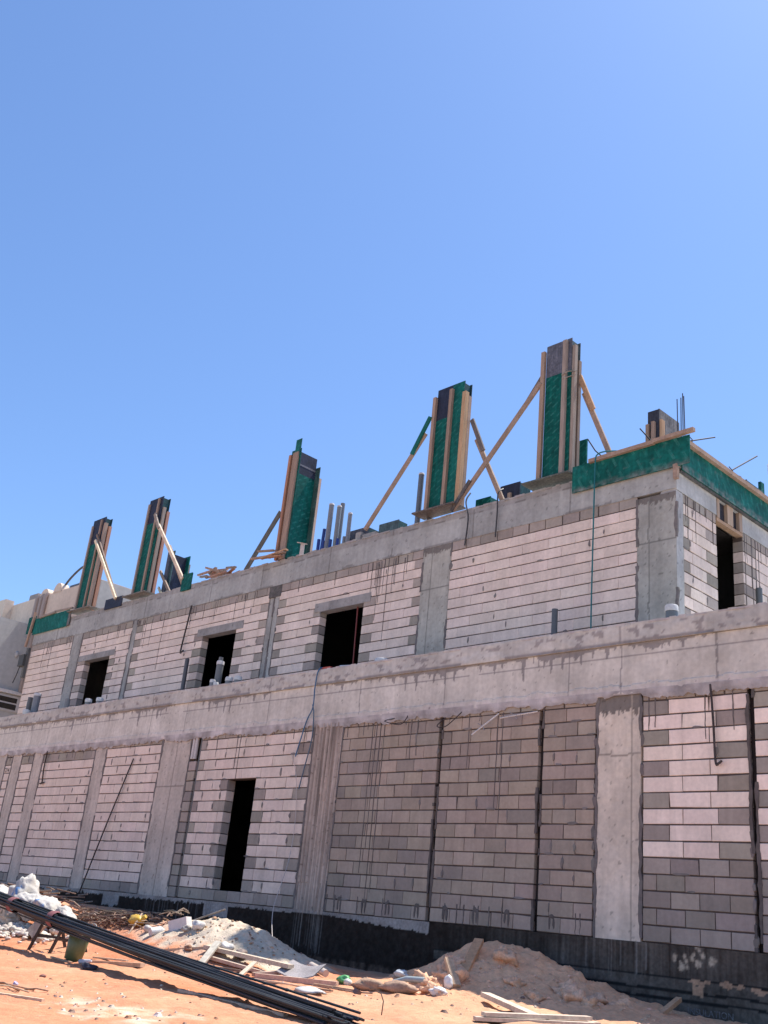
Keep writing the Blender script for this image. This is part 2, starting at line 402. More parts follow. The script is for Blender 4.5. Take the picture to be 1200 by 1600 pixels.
# --- ground floor block panels
ZB, ZF = 1.65, 4.775
def lastrow(a, b): return lambda k, n: course(a, b, .41, k, main='g')
wall('block_wall', -13.6, -11.15, ZB, ZF, FRONT0, seed=11, top=4.9, bot_grey=1)
wall('block_wall', -10.63, -10.25, ZB, ZF, FRONT0, seed=12, top_grey=1, top=4.9, bot_grey=1, unit=.7)
wall('block_wall', -9.72, -9.04, ZB, ZF, FRONT0, seed=13, top_grey=1, top=4.9, bot_grey=1, unit=1.2)
wall('block_wall', -8.50, -5.86, ZB, ZF, FRONT0, seed=14, top_grey=1, top=4.9, bot_grey=1, jl=.25, jr=.35)
wall('block_wall', -5.33, -2.95, ZB, ZF, FRONT0, seed=15, top=4.9, bot_grey=1, mess=.4, jl=.3, jr=.3)
wall('block_wall', -1.83, -1.56, ZB, 4.36, FRONT0, seed=16, rowfn=lambda k, n: [(-1.83, -1.56, 'g')], mess=.1)
wall('block_wall', -1.46, 2.15, ZB, ZF, FRONT0, seed=17, top=4.9, bot_grey=1, hole=(-.33, .58, ZB, 3.93), hole_l=0, hole_r=1, left=0, right=1, gl=.2, mess=.35, jr=.5)
wall('block_wall', 2.98, 5.35, ZB, ZF, FRONT0, unit=.41, main='b', seed=18, top=4.9, mess=.12)
wall('block_wall', 5.43, 7.41, ZB, ZF, FRONT0, unit=.41, main='b', seed=19, top=4.9, mess=.12)
wall('block_wall', 7.49, 8.42, ZB, ZF, FRONT0, unit=.41, main='b', seed=20, top=4.9, mess=.3, jr=.7)
def right_rows(a, b):
    def fn(k, n):
        if k < 5: return course(a, b, .41, k, main='g')
        if k % 2 == 0: return [(a, a + .4, 'g')] + course(a + .4, b, .6, 0)
        return course(a, b - .45, .6, 0) + [(b - .45, b, 'g')]
    return fn
wall('block_wall', 9.2, 10.75, ZB, ZF, FRONT0, seed=21, pale=1.22, rowfn=right_rows(9.2, 10.75), top=4.9, mess=.12, jl=.4, jr=.5)
wall('block_wall', 10.83, 14.6, ZB, ZF, FRONT0, seed=22, pale=1.22, rowfn=right_rows(10.83, 14.6), top=4.9, mess=.1)

# --- ground floor columns
def col_c(base, seed, topdark=0.0, streaky=.0, zt=4.9):
    def fn(u, z):
        n = fbm(u * 3, z * 1.2, seed); n2 = fbm(u * 14, z * 14, seed + 3); st = fbm(u * 24, z * .5, seed + 9, 2)
        c = mixc(base, tuple(x * .78 for x in base), .4 + .8 * n)
        if streaky: c = mixc(c, tuple(x * .42 for x in base), max(0, st * 1.6) * streaky)
        if topdark and z > zt - topdark + .08 * st + .04 * n2: c = mixc(c, (.135, .12, .11), .88)
        if n2 > .62: c = tuple(x * .6 for x in c)
        return c
    return fn
RIB = lambda u, z: -.040 * max(0, math.sin(u * 62 + .6 * fbm(u * 2, z * .4))) * (1 if z > 2.1 or u > 2.55 else .3) * (.4 + .6 * (fbm(u * 9, z * .25, 2.) > -.15))
def band(mb, u, z0, z1, T, wd, seed, d, col=(.155, .14, .135), cut=-.25):
    n = int((z1 - z0) / .05)
    for k in range(n):
        za = z0 + (z1 - z0) * k / n; zb = z0 + (z1 - z0) * (k + 1) / n
        if fbm(za * 1.1, seed, 2.) < cut: continue
        def e(z, sg): return u + sg * wd * max(.12, .5 + .7 * fbm(z * 5, seed * 3.7 + sg, 8.))
        q = [T(e(za, -1), d, za), T(e(za, 1), d, za), T(e(zb, 1), d, zb), T(e(zb, -1), d, zb)]
        b = [T(e(za, -1), .03, za), T(e(za, 1), .03, za), T(e(zb, 1), .03, zb), T(e(zb, -1), .03, zb)]
        mb.add(q + b, [(0, 1, 2, 3), (1, 5, 6, 2), (4, 0, 3, 7)], vary(col, .1))
def column(u0, u1, T, base, seed, z0=ZB - .01, z1=4.9, chamfer=None, topdark=0, streaky=0, disp=None, d1=.3, joint=None, d0=-.006, res=.024):
    mb = MB(); fn = col_c(base, seed, topdark, streaky, z1); ds = disp or (lambda u, z: .006 * fbm(u * 4, z * 4, seed))
    def cf(u, z):
        if joint and abs(z - joint - .006 * fbm(u * 3, 0, seed)) < .012: return tuple(x * .45 for x in base)
        if chamfer and abs(u - chamfer - .01 * fbm(z * 1.5, seed)) < .012: return tuple(x * .5 for x in base)
        c = fn(u, z)
        if disp: c = tuple(q * (1 - .32 * max(0, 1 + disp(u, z) / .016)) for q in c)      # shade painted into the grooves between the ribs
        return c
    painted(mb, u0, u1, d0, d1, z0, z1, T, cf, res, ds)
    r = random.Random(seed)
    for u in (u0, u1):        # torn mortar along the junction with the blockwork
        band(mb, u, z0, z1, T, .045, seed + u, d0 - .006)
    return mb.build('column', M['concrete'], bld)
PK = (.52, .455, .40)
column(-11.15, -10.63, FRONT0, PK, 31); column(-10.25, -9.72, FRONT0, PK, 32); column(-9.04, -8.50, FRONT0, PK, 33)
column(-5.86, -5.33, FRONT0, PK, 34)
column(-2.95, -1.83, FRONT0, PK, 35, chamfer=-2.35, joint=3.85)
column(2.18, 2.97, FRONT0, (.54, .445, .385), 36, z0=ZB - .06, disp=RIB, streaky=.9, res=.0135)
column(8.46, 9.17, FRONT0, (.66, .58, .49), 37, chamfer=9.03, joint=4.05, topdark=.26)
for a, b in ((5.35, 5.43), (7.41, 7.49), (10.75, 10.83)):            # open joints between panels
    mb = MB(); mb.box(a - .002, b + .002, .07, .2, ZB, 4.9, (.03, .025, .025))
    for uu in (a, b): band(mb, uu, ZB, 4.85, FRONT0, .035, uu * 7, -.010 - .002 * (uu == b), (.11, .095, .09), .0)
    mb.build('movement_joint', M['block'], bld)
mb = MB(); mb.box(-1.56, -1.46, .10, .2, ZB, 4.9, (.03, .027, .026)); mb.tube([(-1.50, .05, 1.68), (-1.50, .05, 4.85)], .04, (.10, .095, .095), 10)
mb.build('riser_pipe', M['plastic'], bld)
mb = MB()
for x in (-1.76, -1.66): mb.tube([(x, .02, 4.40), (x, .02, 4.86)], .042, (.55, .50, .48), 10)
mb.build('riser_pipe', M['plastic'], bld)

# --- ring beam and ledge
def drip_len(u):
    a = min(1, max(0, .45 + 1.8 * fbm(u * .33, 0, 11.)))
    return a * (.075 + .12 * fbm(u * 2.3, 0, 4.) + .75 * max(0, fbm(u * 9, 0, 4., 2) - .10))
def beam_c(u, z):
    n = fbm(u * .8, z * 1.8, 2.); n2 = fbm(u * 12, z * 12, 8.); st = fbm(u * 14, z * .8, 5., 3)
    c = mixc(CONC_L, (.49, .46, .415), .45 + .7 * n + .3 * st)
    dl = drip_len(u)
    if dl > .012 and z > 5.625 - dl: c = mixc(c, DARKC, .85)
    if abs(z - 5.45 - .012 * fbm(u * .6, 7.)) < .011 and fbm(u * .9, 3.) > -.45: c = mixc(c, DARKC, .75)
    for jx in BJ:
        if abs(u - jx - .01 * fbm(z * 3, jx)) < .011: c = mixc(c, DARKC, .7)
    if z < 5.0 + .05 * fbm(u * 2.5, 1.): c = mixc(c, (.56, .51, .49), .6 + n2)
    if n2 > .72: c = tuple(x * .62 for x in c)
    return c
BJ = [-11.9, -9.4, -8.5, -6.5, -3.6, -2.2, .7, 3.35, 5.42, 7.94, 8.85, 10.35, 12.2]
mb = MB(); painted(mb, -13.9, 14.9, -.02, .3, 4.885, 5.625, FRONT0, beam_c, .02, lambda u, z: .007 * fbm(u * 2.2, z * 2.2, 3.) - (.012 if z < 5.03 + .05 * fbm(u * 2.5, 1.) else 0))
# spilled cement hanging ragged from the beam's lower edge
def ragged(mb, u0, u1, ztop, hang, T, d0, d1, colfn, step=.03, rows=5):
    """continuous sheet of squeezed-out cement with a ragged lower edge"""
    n = int((u1 - u0) / step); top = []; v = []; c = []
    for i in range(n + 1):
        u = u0 + (u1 - u0) * i / n; h = max(.004, hang(u))
        for k in range(rows + 1):
            t_ = k / rows; z = ztop - h * t_
            v.append(T(u, d0 + (d1 - d0) * t_ ** 3 + .004 * fbm(u * 9, z * 9, 5.), z)); c.append(colfn(u, z))
        v.append(T(u, .03, ztop - h)); c.append(colfn(u, ztop - h))
    m_ = rows + 2; f = []; cc = []
    for i in range(n):
        for k in range(rows + 1):
            q = (i * m_ + k, i * m_ + k + 1, (i + 1) * m_ + k + 1, (i + 1) * m_ + k); f.append(q); cc.append(tuple(c[x] for x in q))
    mb.add(v, f, cc)
def hang_b(u): return .07 + .10 * fbm(u * .8, 0, 17.) + .05 * fbm(u * 4, 0, 3.) + .03 * fbm(u * 16, 0, 9.) - (.08 if 8.45 < u < 9.2 else 0)
def hang_c(u, z): return mixc((.52, .48, .475), (.30, .275, .27), .45 + .9 * fbm(u * 3, z * 5, 33.) + (.25 if z < 4.87 else 0))
ragged(mb, -13.9, 14.8, 4.95, lambda u: .065 + max(.0, hang_b(u)), FRONT0, -.036, -.030, hang_c)
mb.build('ring_beam', M['concrete'], bld)
def ledge_c(u, z):
    n = fbm(u * 1.2, z * 3, 12.); n2 = fbm(u * 5, z * 9, 18.)
    c = mixc((.49, .475, .44), (.40, .385, .36), .45 + .8 * n)
    if n2 > .33 and .04 < (z - 5.63) < .24: c = mixc(c, (.24, .22, .215), .8)
    for jx in BJ[::2]:
        if abs(u - jx) < .011: c = mixc(c, DARKC, .7)
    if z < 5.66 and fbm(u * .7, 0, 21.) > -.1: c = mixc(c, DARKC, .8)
    return c
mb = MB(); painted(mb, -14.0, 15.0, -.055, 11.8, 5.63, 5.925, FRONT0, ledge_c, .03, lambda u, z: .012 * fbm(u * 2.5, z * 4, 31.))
r = random.Random(8); u = -14.0
while u < 14.9:          # rough lip and drips under the ledge edge
    wd = r.uniform(.05, .16)
    mb.box(u, u + wd, -.055 + r.uniform(-.006, .006), .0, 5.90, 5.925 + r.uniform(.0, .016), vary((.43, .40, .39), .1, r)); u += wd
mb.build('ledge_slab', M['concrete'], bld)

# --- hidden shell: rear, ends, partitions
mb = MB()
mb.box(-13.9, 14.9, 11.4, 11.7, .1, 5.63, CONC); mb.box(-13.9, -13.6, .3, 11.4, .1, 5.63, CONC); mb.box(14.6, 14.9, .3, 11.4, .1, 5.63, CONC)
mb.box(-15.2, 8.5, 11.4, 11.7, 5.925, 9.3, CONC)
mb.build('rear_wall', M['concrete'], bld)
mb = MB(); mb.box(-15.25, -14.85, 2.25, 11.4, 5.925, 9.3, (.33, .31, .30)); mb.build('end_wall', M['concrete'], bld)
mb = MB(); mb.box(.74, .94, .22, 11.3, .1, 5.6, (.1, .09, .09)); mb.box(-9.6, -9.45, 2.3, 11.3, 5.93, 9.0, (.02, .02, .02)); mb.box(-2.45, -2.3, 2.4, 11.3, 5.93, 9.0, (.02, .02, .02)); mb.box(2.9, 3.05, 2.4, 11.3, 5.93, 9.0, (.02, .02, .02)); mb.box(5.5, 8.3, 5.2, 5.35, 5.93, 9.0, (.02, .02, .02)); mb.box(-9.4, 2.8, 6.0, 6.15, 5.93, 9.0, (.02, .02, .02)); mb.box(-15, -9.7, 6.0, 6.15, 5.93, 9.0, (.02, .02, .02))  # near black colour paints indoor shade onto the partitions
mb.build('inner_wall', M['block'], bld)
mb = MB(); mb.box(-14.8, 8.3, 2.32, 11.3, 8.93, 8.96, (.035, .03, .03)); mb.build('ceiling_shade_sheet', M['bare'], bld)  # added under the slab, coloured dark so the rooms look unlit
mb = MB(); mb.box(-14.8, 8.3, 2.28, 11.3, 5.93, 5.95, (.07, .06, .055)); mb.build('floor_shade_sheet', M['concrete'], bld)  # dark colour stands in for shade on the floor indoors

# --- upper floor block panels (set back two metres)
Z1, Z1T = 5.925 - .05, 8.79
ZU = 8.79 - 14 * PITCH
WH = 8.06
wall('block_wall', -15.22, -12.42, ZU, 8.79, FRONT1, seed=41, vj=.0012, top=8.985, unit=.95, mess=.05)
wall('block_wall', -11.85, -8.93, ZU, 8.79, FRONT1, seed=42, vj=.0012, top=8.985, hole=(-11.40, -9.95, ZU, WH), hole_l=0, hole_r=1, gl=.42, mess=.2, jr=.3,
     rowfn=None)
wall('block_wall', -8.70, -2.60, ZU, 8.79, FRONT1, seed=43, vj=.0012, top=8.985, hole=(-5.25, -3.80, ZU, WH), hole_l=0, hole_r=1, left=1, right=0, gl=.35, gr=.3, unit=.9, mess=.12, jl=.3, jr=.3)
wall('block_wall', -2.20, 2.60, ZU, 8.79, FRONT1, seed=44, vj=.0012, top=8.985, hole=(-.58, .87, ZU, WH), hole_l=0, hole_r=0, left=0, right=1, gl=.3, gr=.25, unit=.85, mess=.12, jr=.3)
wall('block_wall', 3.39, 7.80, ZU, 8.79, FRONT1, seed=45, vj=.0012, top=9.03, unit=.62, mess=.04, jl=.35, jr=.6)
GC = (.41, .40, .355)
column(-12.42, -11.85, FRONT1, (.35, .345, .325), 51, z0=5.93, z1=8.98)
column(-8.93, -8.70, FRONT1, (.35, .345, .325), 52, z0=5.93, z1=8.98)
column(-2.60, -2.42, FRONT1, (.35, .345, .325), 53, z0=5.93, z1=8.70, d0=.02); column(-2.36, -2.20, FRONT1, (.40, .395, .37), 54, z0=5.93, z1=8.70, d0=.0)
mb = MB(); painted(mb, -2.62, -2.16, -.012, .25, 8.69, 8.985, FRONT1, lambda u, z: vary((.11, .105, .10), .3), .03); mb.build('column_head', M['concrete'], bld)
column(2.60, 3.39, FRONT1, GC, 55, z0=5.93, z1=8.985, chamfer=2.86, joint=8.06, topdark=.14, streaky=.25)
# corner column, seen on both faces
column(7.80, 8.56, FRONT1, (.375, .37, .335), 56, z0=5.93, z1=8.93, chamfer=8.03, joint=8.07, topdark=.13, d1=.24)
mb = MB(); painted(mb, 2.05, 2.26, -.004, .3, 5.93, 8.95, SIDE1, col_c((.40, .40, .40), 57), .03); mb.build('column', M['concrete'], bld)
# side wall with the door
wall('block_wall', 2.27, 3.43, ZU, 8.79, SIDE1, seed=46, vj=.0012, top=8.96, left=0, right=0, gl=.22, gr=.38, unit=.62, mess=.15)
wall('block_wall', 4.40, 11.2, ZU, 8.79, SIDE1, seed=47, vj=.0012, top=8.96, left=1, gl=.5, unit=.62, mess=.3, jl=.3)
mb = MB(); mb.box(3.43, 4.40, -.01, .12, 8.86, 8.92, (.36, .24, .16), SIDE1); mb.build('door_lintel', M['plank'], bld)
mb = MB()
mb.box(3.43, 4.40, .05, .2, 8.925, 9.33, (.025, .025, .035), SIDE1); mb.build('infill_panel', M['bare'], bld)
for a, b in ((3.44, 3.53), (3.82, 4.03), (4.27, 4.38)):
    mb = MB(); mb.box(a, b, -.02, .06, 8.925, 9.335, vary((.36, .27, .20), .1), SIDE1); mb.build('timber_upright', M['wood'], bld)
# lintels
for (a, b, zt) in ((-11.82, -9.68, 8.235), (-5.50, -3.52, 8.265), (-.78, 1.08, 8.27)):
    mb = MB(); painted(mb, a, b, -.014, .215, WH, zt, FRONT1, col_c((.31, .30, .29), int(a * 3)), .03, lambda u, z: .008 * fbm(u * 5, z * 5)); mb.build('lintel', M['concrete'], bld)
# red conduit and prop inside the middle window
mb = MB(); mb.tube([(.60, 2.20, 5.93), (.52, 2.20, 8.06)], .018, (.17, .032, .026), 8); mb.tube([(.80, 2.22, 5.93), (.80, 2.22, 6.5)], .03, (.07, .07, .07), 8); mb.build('conduit', M['plastic'], bld)

# --- roof beam and slab
RJ = [-13.6, -11.0, -8.4, -5.2, -3.0, -.45, 1.6, 3.95, 6.35]
def rbeam_c(u, z):
    n = fbm(u * .7, z * 1.5, 42.); n2 = fbm(u * 13, z * 13, 48.); st = fbm(u * 10, z * 1.2, 45., 3)
    c = mixc((.36, .365, .35), (.295, .295, .285), .45 + .7 * n + .25 * st)
    if z > 9.50 + .02 * fbm(u * 1.5, 3.): c = mixc(c, (.25, .235, .225), .6)
    if abs(z - 9.50 - .02 * fbm(u * 1.5, 3.)) < .010: c = mixc(c, (.13, .12, .115), .8)
    for jx in RJ:
        if abs(u - jx - .01 * fbm(z * 3, jx)) < .011: c = mixc(c, (.14, .13, .125), .7)
    if z < 9.03 + .05 * fbm(u * 2.5, 1.) and fbm(u * .8, 9.) > 0: c = mixc(c, (.14, .13, .125), .6)
    if n2 > .72: c = tuple(x * .6 for x in c)
    return c
mb = MB(); painted(mb, -15.27, 8.57, -.012, .3, 8.985, 9.63, FRONT1, rbeam_c, .03, lambda u, z: .008 * fbm(u * 2.2, z * 2.2, 43.))
mb.box(-15.26, 8.56, 2.35, 11.8, 9.30, 9.62, CONC)
r = random.Random(15); u = -15.2
while u < 6.4:
    wd = r.uniform(.08, .25); mb.box(u, u + wd, 2.03 + r.uniform(-.01, .01), 2.2, 9.61, 9.63 + r.uniform(0, .035), vary((.30, .285, .275), .12, r)); u += wd
mb.build('roof_beam', M['concrete'], bld)
mb = MB(); sidec = lambda u, z: mixc((.44, .445, .44), (.34, .345, .34), .45 + .8 * fbm(u * 1.2, z * 2, 61.))
painted(mb, 2.06, 3.43, -.012, .3, 8.96, 9.34, SIDE1, sidec, .04); painted(mb, 4.40, 11.6, -.012, .3, 8.96, 9.34, SIDE1, sidec, .04)
painted(mb, 2.06, 11.6, -.012, .3, 9.342, 9.62, SIDE1, lambda u, z: mixc((.44, .445, .44), (.34, .345, .34), .45 + .8 * fbm(u * 1.2, z * 2, 61.)), .04); mb.build('roof_beam', M['concrete'], bld)

# --- cement runs down the blockwork, wires left in the walls
def runs(T, spots, name='cement_run', seed=1, col=(.13, .115, .11)):
    r = random.Random(seed); mb = MB()
    for (u, zt, ln) in spots:
        p = []; n = 7
        for k in range(n + 1): p.append((u + .012 * fbm(k * .6, u) , zt - ln * k / n))
        for k in range(n):
            wd = .009 * (1 - .6 * k / n) * r.uniform(.7, 1.3)
            v = [T(p[k][0] - wd, -.006, p[k][1]), T(p[k][0] + wd, -.006, p[k][1]), T(p[k + 1][0] + wd, -.006, p[k + 1][1]), T(p[k + 1][0] - wd, -.006, p[k + 1][1])]
            v += [T(p[k][0] - wd, .012, p[k][1]), T(p[k][0] + wd, .012, p[k][1]), T(p[k + 1][0] + wd, .012, p[k + 1][1]), T(p[k + 1][0] - wd, .012, p[k + 1][1])]
            mb.add(v, [(0, 3, 2, 1), (0, 4, 7, 3), (1, 2, 6, 5)], vary(col, .15, r))
    o = mb.build(name, M['concrete'], bld); o['kind'] = 'stuff'; return o
rr = random.Random(77)
runs(FRONT1, [(1.30, 8.98, 1.0), (1.42, 8.98, .8), (1.55, 8.98, 1.9), (1.25, 8.9, 1.3), (1.75, 8.95, .6), (2.05, 8.9, .5), (-1.5, 8.98, .3), (-.2, 9.0, .35), (.9, 9.0, .4)] + [(rr.uniform(1.0, 2.4), 8.95, rr.uniform(.2, .9)) for _ in range(8)])
runs(FRONT1, [(-8.2, 8.98, .9), (-7.3, 8.98, 1.6), (-7.9, 8.9, .8), (-8.3, 8.9, .7), (-5.4, 9.0, .5), (-4.8, 9.0, .35), (-4.0, 8.9, .6), (-3.6, 9.0, .55), (-14.3, 8.98, .8), (-13.8, 8.98, .9), (-11.0, 8.9, .4), (-10.3, 8.9, .4)] + [(rr.uniform(-15, -3), 8.95, rr.uniform(.1, .5)) for _ in range(22)], seed=2)
runs(SIDE1, [(rr.uniform(2.3, 3.4), 8.95, rr.uniform(.2, .8)) for _ in range(7)] + [(rr.uniform(4.45, 5.6), 8.95, rr.uniform(.3, 1.9)) for _ in range(14)], seed=3)
runs(FRONT0, [(3.75, 4.9, 2.6), (3.85, 4.9, 2.2), (3.95, 4.85, 3.0), (4.05, 4.9, 2.9), (4.7, 4.85, .7), (4.85, 4.8, .6), (6.0, 4.85, .9), (6.6, 4.8, 1.5), (6.7, 4.8, 1.7), (10.15, 4.9, .7), (10.55, 4.9, .6), (9.3, 4.85, .5), (9.4, 4.85, .45), (-.1, 4.95, 1.0), (-.2, 4.95, .8), (-.9, 4.9, .5), (.4, 4.9, .3), (1.9, 4.9, .5)] + [(rr.uniform(-12, 8), 4.9, rr.uniform(.08, .3)) for _ in range(30)], seed=4)
runs(FRONT0, [(rr.uniform(2.9, 8.4), 1.93, .28) for _ in range(16)], seed=6, col=(.15, .13, .12))
mb = MB(); r = random.Random(99)
for u in (3.35, 3.95, 4.5, 5.15, 5.75, 6.35, 6.95, 7.75):       # damp weep patches at the wall foot
    for s in (-1, 1): smear(mb, u + s * .035, 1.79, .05, .26, FRONT0, r, (.135, .115, .105))
    smear(mb, u, 1.87, .10, .09, FRONT0, r, (.135, .115, .105))
o = mb.build('weep_patch', M['concrete'], bld); o['kind'] = 'stuff'

# lettering on the membrane and pencilled marks on blocks
def lettering(body, size, loc, col, parent, name='lettering', rot=(math.pi / 2, 0, 0)):
    cu = bpy.data.curves.new(name, 'FONT'); cu.body = body; cu.size = size; cu.extrude = .001
    t = bpy.data.objects.new(name, cu); COL.objects.link(t)
    dg = bpy.context.evaluated_depsgraph_get(); me = bpy.data.meshes.new_from_object(t.evaluated_get(dg))
    bpy.data.objects.remove(t)
    mm = make_mat('lettering_paint', base=col, attr=False, rough=.8, n1=(20, .4), n2=(60, .4), bump=None)
    me.materials.clear(); me.materials.append(mm)
    o = bpy.data.objects.new(name, me); COL.objects.link(o); o.parent = parent
    o.location = Vector(loc) - parent.location; o.rotation_euler = rot; return o
lettering('INSULATION', .105, (9.84, -.024, .885), (.16, .16, .165), bld)
lettering('214', .17, (-10.58, -.008, 4.38), (.05, .045, .045), bld)

# ------------------------------------------------------------------ things up on the roof
GREEN = (.002, .082, .067); GREEN_L = (.006, .108, .09); NAVY = (.018, .022, .042); GREYB = (.10, .105, .13)
LUM = (.30, .215, .165); LUM_O = (.44, .285, .17); LUM_G = (.27, .225, .19)
YF = 2.06            # front face of the formwork boards

def stud(x, z0, z1, t, wd=.085, y=YF, th=.07, col=LUM, name='stud'):
    mb = MB(); mb.box(x - wd / 2, x + wd / 2, y - th, y, z0, z1, vary(col, .08)); return mb.build(name, M['wood'], t)
def stud_side(x, y0, y1, z0, z1, t, th=.07, col=LUM):
    mb = MB(); mb.box(x, x + th, y0, y1, z0, z1, vary(col, .08)); return mb.build('stud', M['wood'], t)
def brace(p0, p1, t, col=LUM, wd=.10, th=.05, ext=None, up=(0, 1, 0)):
    mb = MB(); mb.beam(p0, p1, wd, th, vary(col, .08), up=up); o = mb.build('brace', M['plank'], t)
    if ext:
        mb = MB(); mb.beam(ext[0], ext[1], .10, .045, ext[2], up=up); mb.build('splice_board', M['plank'], t)
    return o
def column_form(label, x0, x1, zb, zt, split, dep=.24, top=NAVY, toplab=None):
    t = thing('column_formwork', label, 'formwork', ((x0 + x1) / 2, YF, zb), 'column moulds standing along the roof edge')
    mb = MB(); mb.box(x0, x1, YF, YF + .018, zb, split, GREEN); mb.build('green_board', M['board'], t)
    mb = MB(); mb.box(x0, x1, YF, YF + .018, split, zt, top); mb.build('dark_board', M['bare'], t)
    mb = MB(); mb.box(x1 - .018, x1, YF + .018, YF + dep, zb, zt - .06, mixc(top, GREEN, .4)); mb.build('side_board', M['bare'], t)
    mb = MB(); mb.box(x0, x0 + .018, YF + .018, YF + dep, zb, zt - .04, GREEN); mb.build('side_board', M['bare'], t)
    mb = MB(); mb.box(x0 - .03, x1 + .03, YF + dep, YF + dep + .018, zb, zt - .02, mixc(top, GREEN, .3)); mb.build('rear_board', M['bare'], t)
    return t
def base_board(x0, x1, y0, y1, z, t, col=(.16, .14, .125)):
    mb = MB(); mb.beam((x0, (y0 + y1) / 2, z), (x1, (y0 + y1) / 2, z + .0), y1 - y0, .03, col); mb.build('base_board', M['bare'], t)

# rightmost tall mould
t = column_form('tall green column mould topped with scuffed grey board, rightmost of the tall ones', 5.64, 6.26, 9.80, 12.87, 12.13, top=GREYB)
stud(5.59, 9.80, 12.74, t, .09); stud(6.13, 9.85, 12.83, t, .085, col=LUM_G); stud_side(6.262, YF + .02, YF + .11, 9.8, 12.7, t, col=LUM_G); stud_side(6.262, YF + .17, YF + .25, 9.8, 12.4, t, col=(.22, .17, .14))
base_board(5.30, 6.42, 1.85, 2.30, 9.775, t, (.10, .11, .095))
brace((5.56, 2.00, 12.02), (3.40, 1.98, 9.68), t, ext=((5.60, 2.03, 12.20), (5.15, 2.03, 11.62), (.14, .12, .11)))
brace((6.42, 2.30, 11.65), (7.16, 2.35, 9.80), t, ext=((6.32, 2.27, 12.05), (6.66, 2.27, 11.20), (.36, .23, .14)))
mb = MB(); mb.tube([(6.10, 1.97, 12.02), (6.25, 1.97, 12.05), (6.37, 2.1, 12.08)], .012, (.25, .24, .22), 6); mb.tube([(6.12, 1.97, 11.93), (6.34, 2.1, 12.0)], .010, (.25, .24, .22), 6); mb.build('tie_wire', M['rust'], t)

# second from the right
t = column_form('tall green column mould with three orange timber studs, second from the right', 2.60, 3.40, 9.84, 12.83, 12.05, dep=.20)
mb = MB(); mb.box(3.06, 3.40, YF - .004, YF, 9.84, 12.82, GREEN_L); mb.build('green_board', M['board'], t)
stud(2.565, 9.84, 12.64, t, .085); stud(3.06, 9.9, 12.70, t, .085, y=YF - .004)
stud_side(3.402, YF - .06, YF + .05, 9.8, 12.52, t, th=.10, col=LUM_O); stud_side(3.42, YF + .06, YF + .15, 9.8, 12.45, t, th=.08, col=LUM)
base_board(2.32, 3.52, 1.84, 2.25, 9.80, t, (.13, .105, .09))
brace((2.36, 2.02, 11.80), (.72, 1.98, 9.80), t, ext=((2.50, 1.98, 12.16), (2.02, 1.97, 11.35), GREEN_L))
brace((3.72, 2.22, 11.35), (4.62, 2.12, 9.68), t, ext=((3.58, 2.18, 11.85), (3.96, 2.18, 11.0), (.13, .115, .11)))
mb = MB(); mb.beam((3.38, 1.95, 9.66), (3.86, 1.95, 10.25), .09, .03, (.09, .08, .075), up=(0, 1, 0)); mb.build('splice_board', M['bare'], t)

# third: its long side runs into the building
t = thing('column_formwork', 'green column mould seen into its open side, wooden pieces piled at its foot', 'formwork', (-2.4, 2.1, 9.72), 'column moulds standing along the roof edge')
mb = MB(); mb.box(-2.24, -2.222, 2.10, 2.66, 9.70, 12.02, GREEN); mb.build('green_board', M['board'], t)
mb = MB(); mb.box(-2.24, -2.222, 2.10, 2.66, 12.02, 12.62, NAVY); mb.box(-2.223, -2.219, 2.12, 2.65, 12.24, 12.29, (.12, .12, .14)); mb.build('dark_board', M['bare'], t)
mb = MB(); mb.box(-2.58, -2.20, 2.085, 2.10, 9.70, 12.72, GREEN); mb.box(-2.44, -2.22, 2.07, 2.084, 12.5, 13.0, GREEN_L); mb.build('end_board', M['bare'], t)
mb = MB(); mb.box(-2.55, -2.06, 2.66, 2.68, 9.70, 12.36, mixc(GREEN, (.1, .1, .1), .4)); mb.build('end_board', M['bare'], t)
mb = MB(); mb.box(-2.58, -2.56, 2.1, 2.66, 9.7, 12.6, GREEN); mb.build('rear_board', M['bare'], t)
stud(-2.56, 9.68, 12.58, t, .085, y=2.085, col=(.33, .17, .11)); stud(-2.36, 9.68, 12.62, t, .20, y=2.085, th=.05, col=LUM)
mb = MB(); mb.box(-2.13, -2.05, 2.68, 2.75, 9.7, 12.05, (.42, .30, .23)); mb.build('stud', M['wood'], t)
brace((-2.72, 2.10, 11.05), (-3.80, 2.05, 9.62), t, col=(.10, .10, .085), wd=.16, th=.03)
for k, (a, b, c) in enumerate((((-3.15, 1.90, 9.98), (-2.40, 1.84, 9.85), LUM), ((-3.35, 1.86, 9.80), (-2.45, 1.84, 9.72), LUM), ((-2.85, 1.80, 9.70), (-1.95, 1.88, 9.80), LUM_O), ((-2.72, 1.92, 9.74), (-2.0, 1.86, 9.74), LUM), ((-2.95, 1.83, 9.74), (-2.1, 1.86, 9.66), (.33, .18, .11)))):
    tag((lambda mb: (mb.beam(a, b, .09, .035, vary(c, .1)), mb.build('timber_offcut', M['plank'], None, (Vector(a) + Vector(b)) / 2))[1])(MB()), 'short timber offcut piled at the foot of the open sided column mould', 'timber', 'timber offcuts at the foot of the column mould')
tag((lambda mb: (mb.box(-1.62, -1.50, 2.02, 2.06, 9.62, 9.92, (.45, .42, .40)), mb.beam((-1.72, 2.0, 9.98), (-1.35, 2.0, 9.86), .04, .02, (.45, .38, .33)), mb.build('concrete_chip', M['concrete'], None, (-1.56, 2.04, 9.62)))[2])(MB()), 'pale concrete stub beside the open sided column mould', 'concrete')

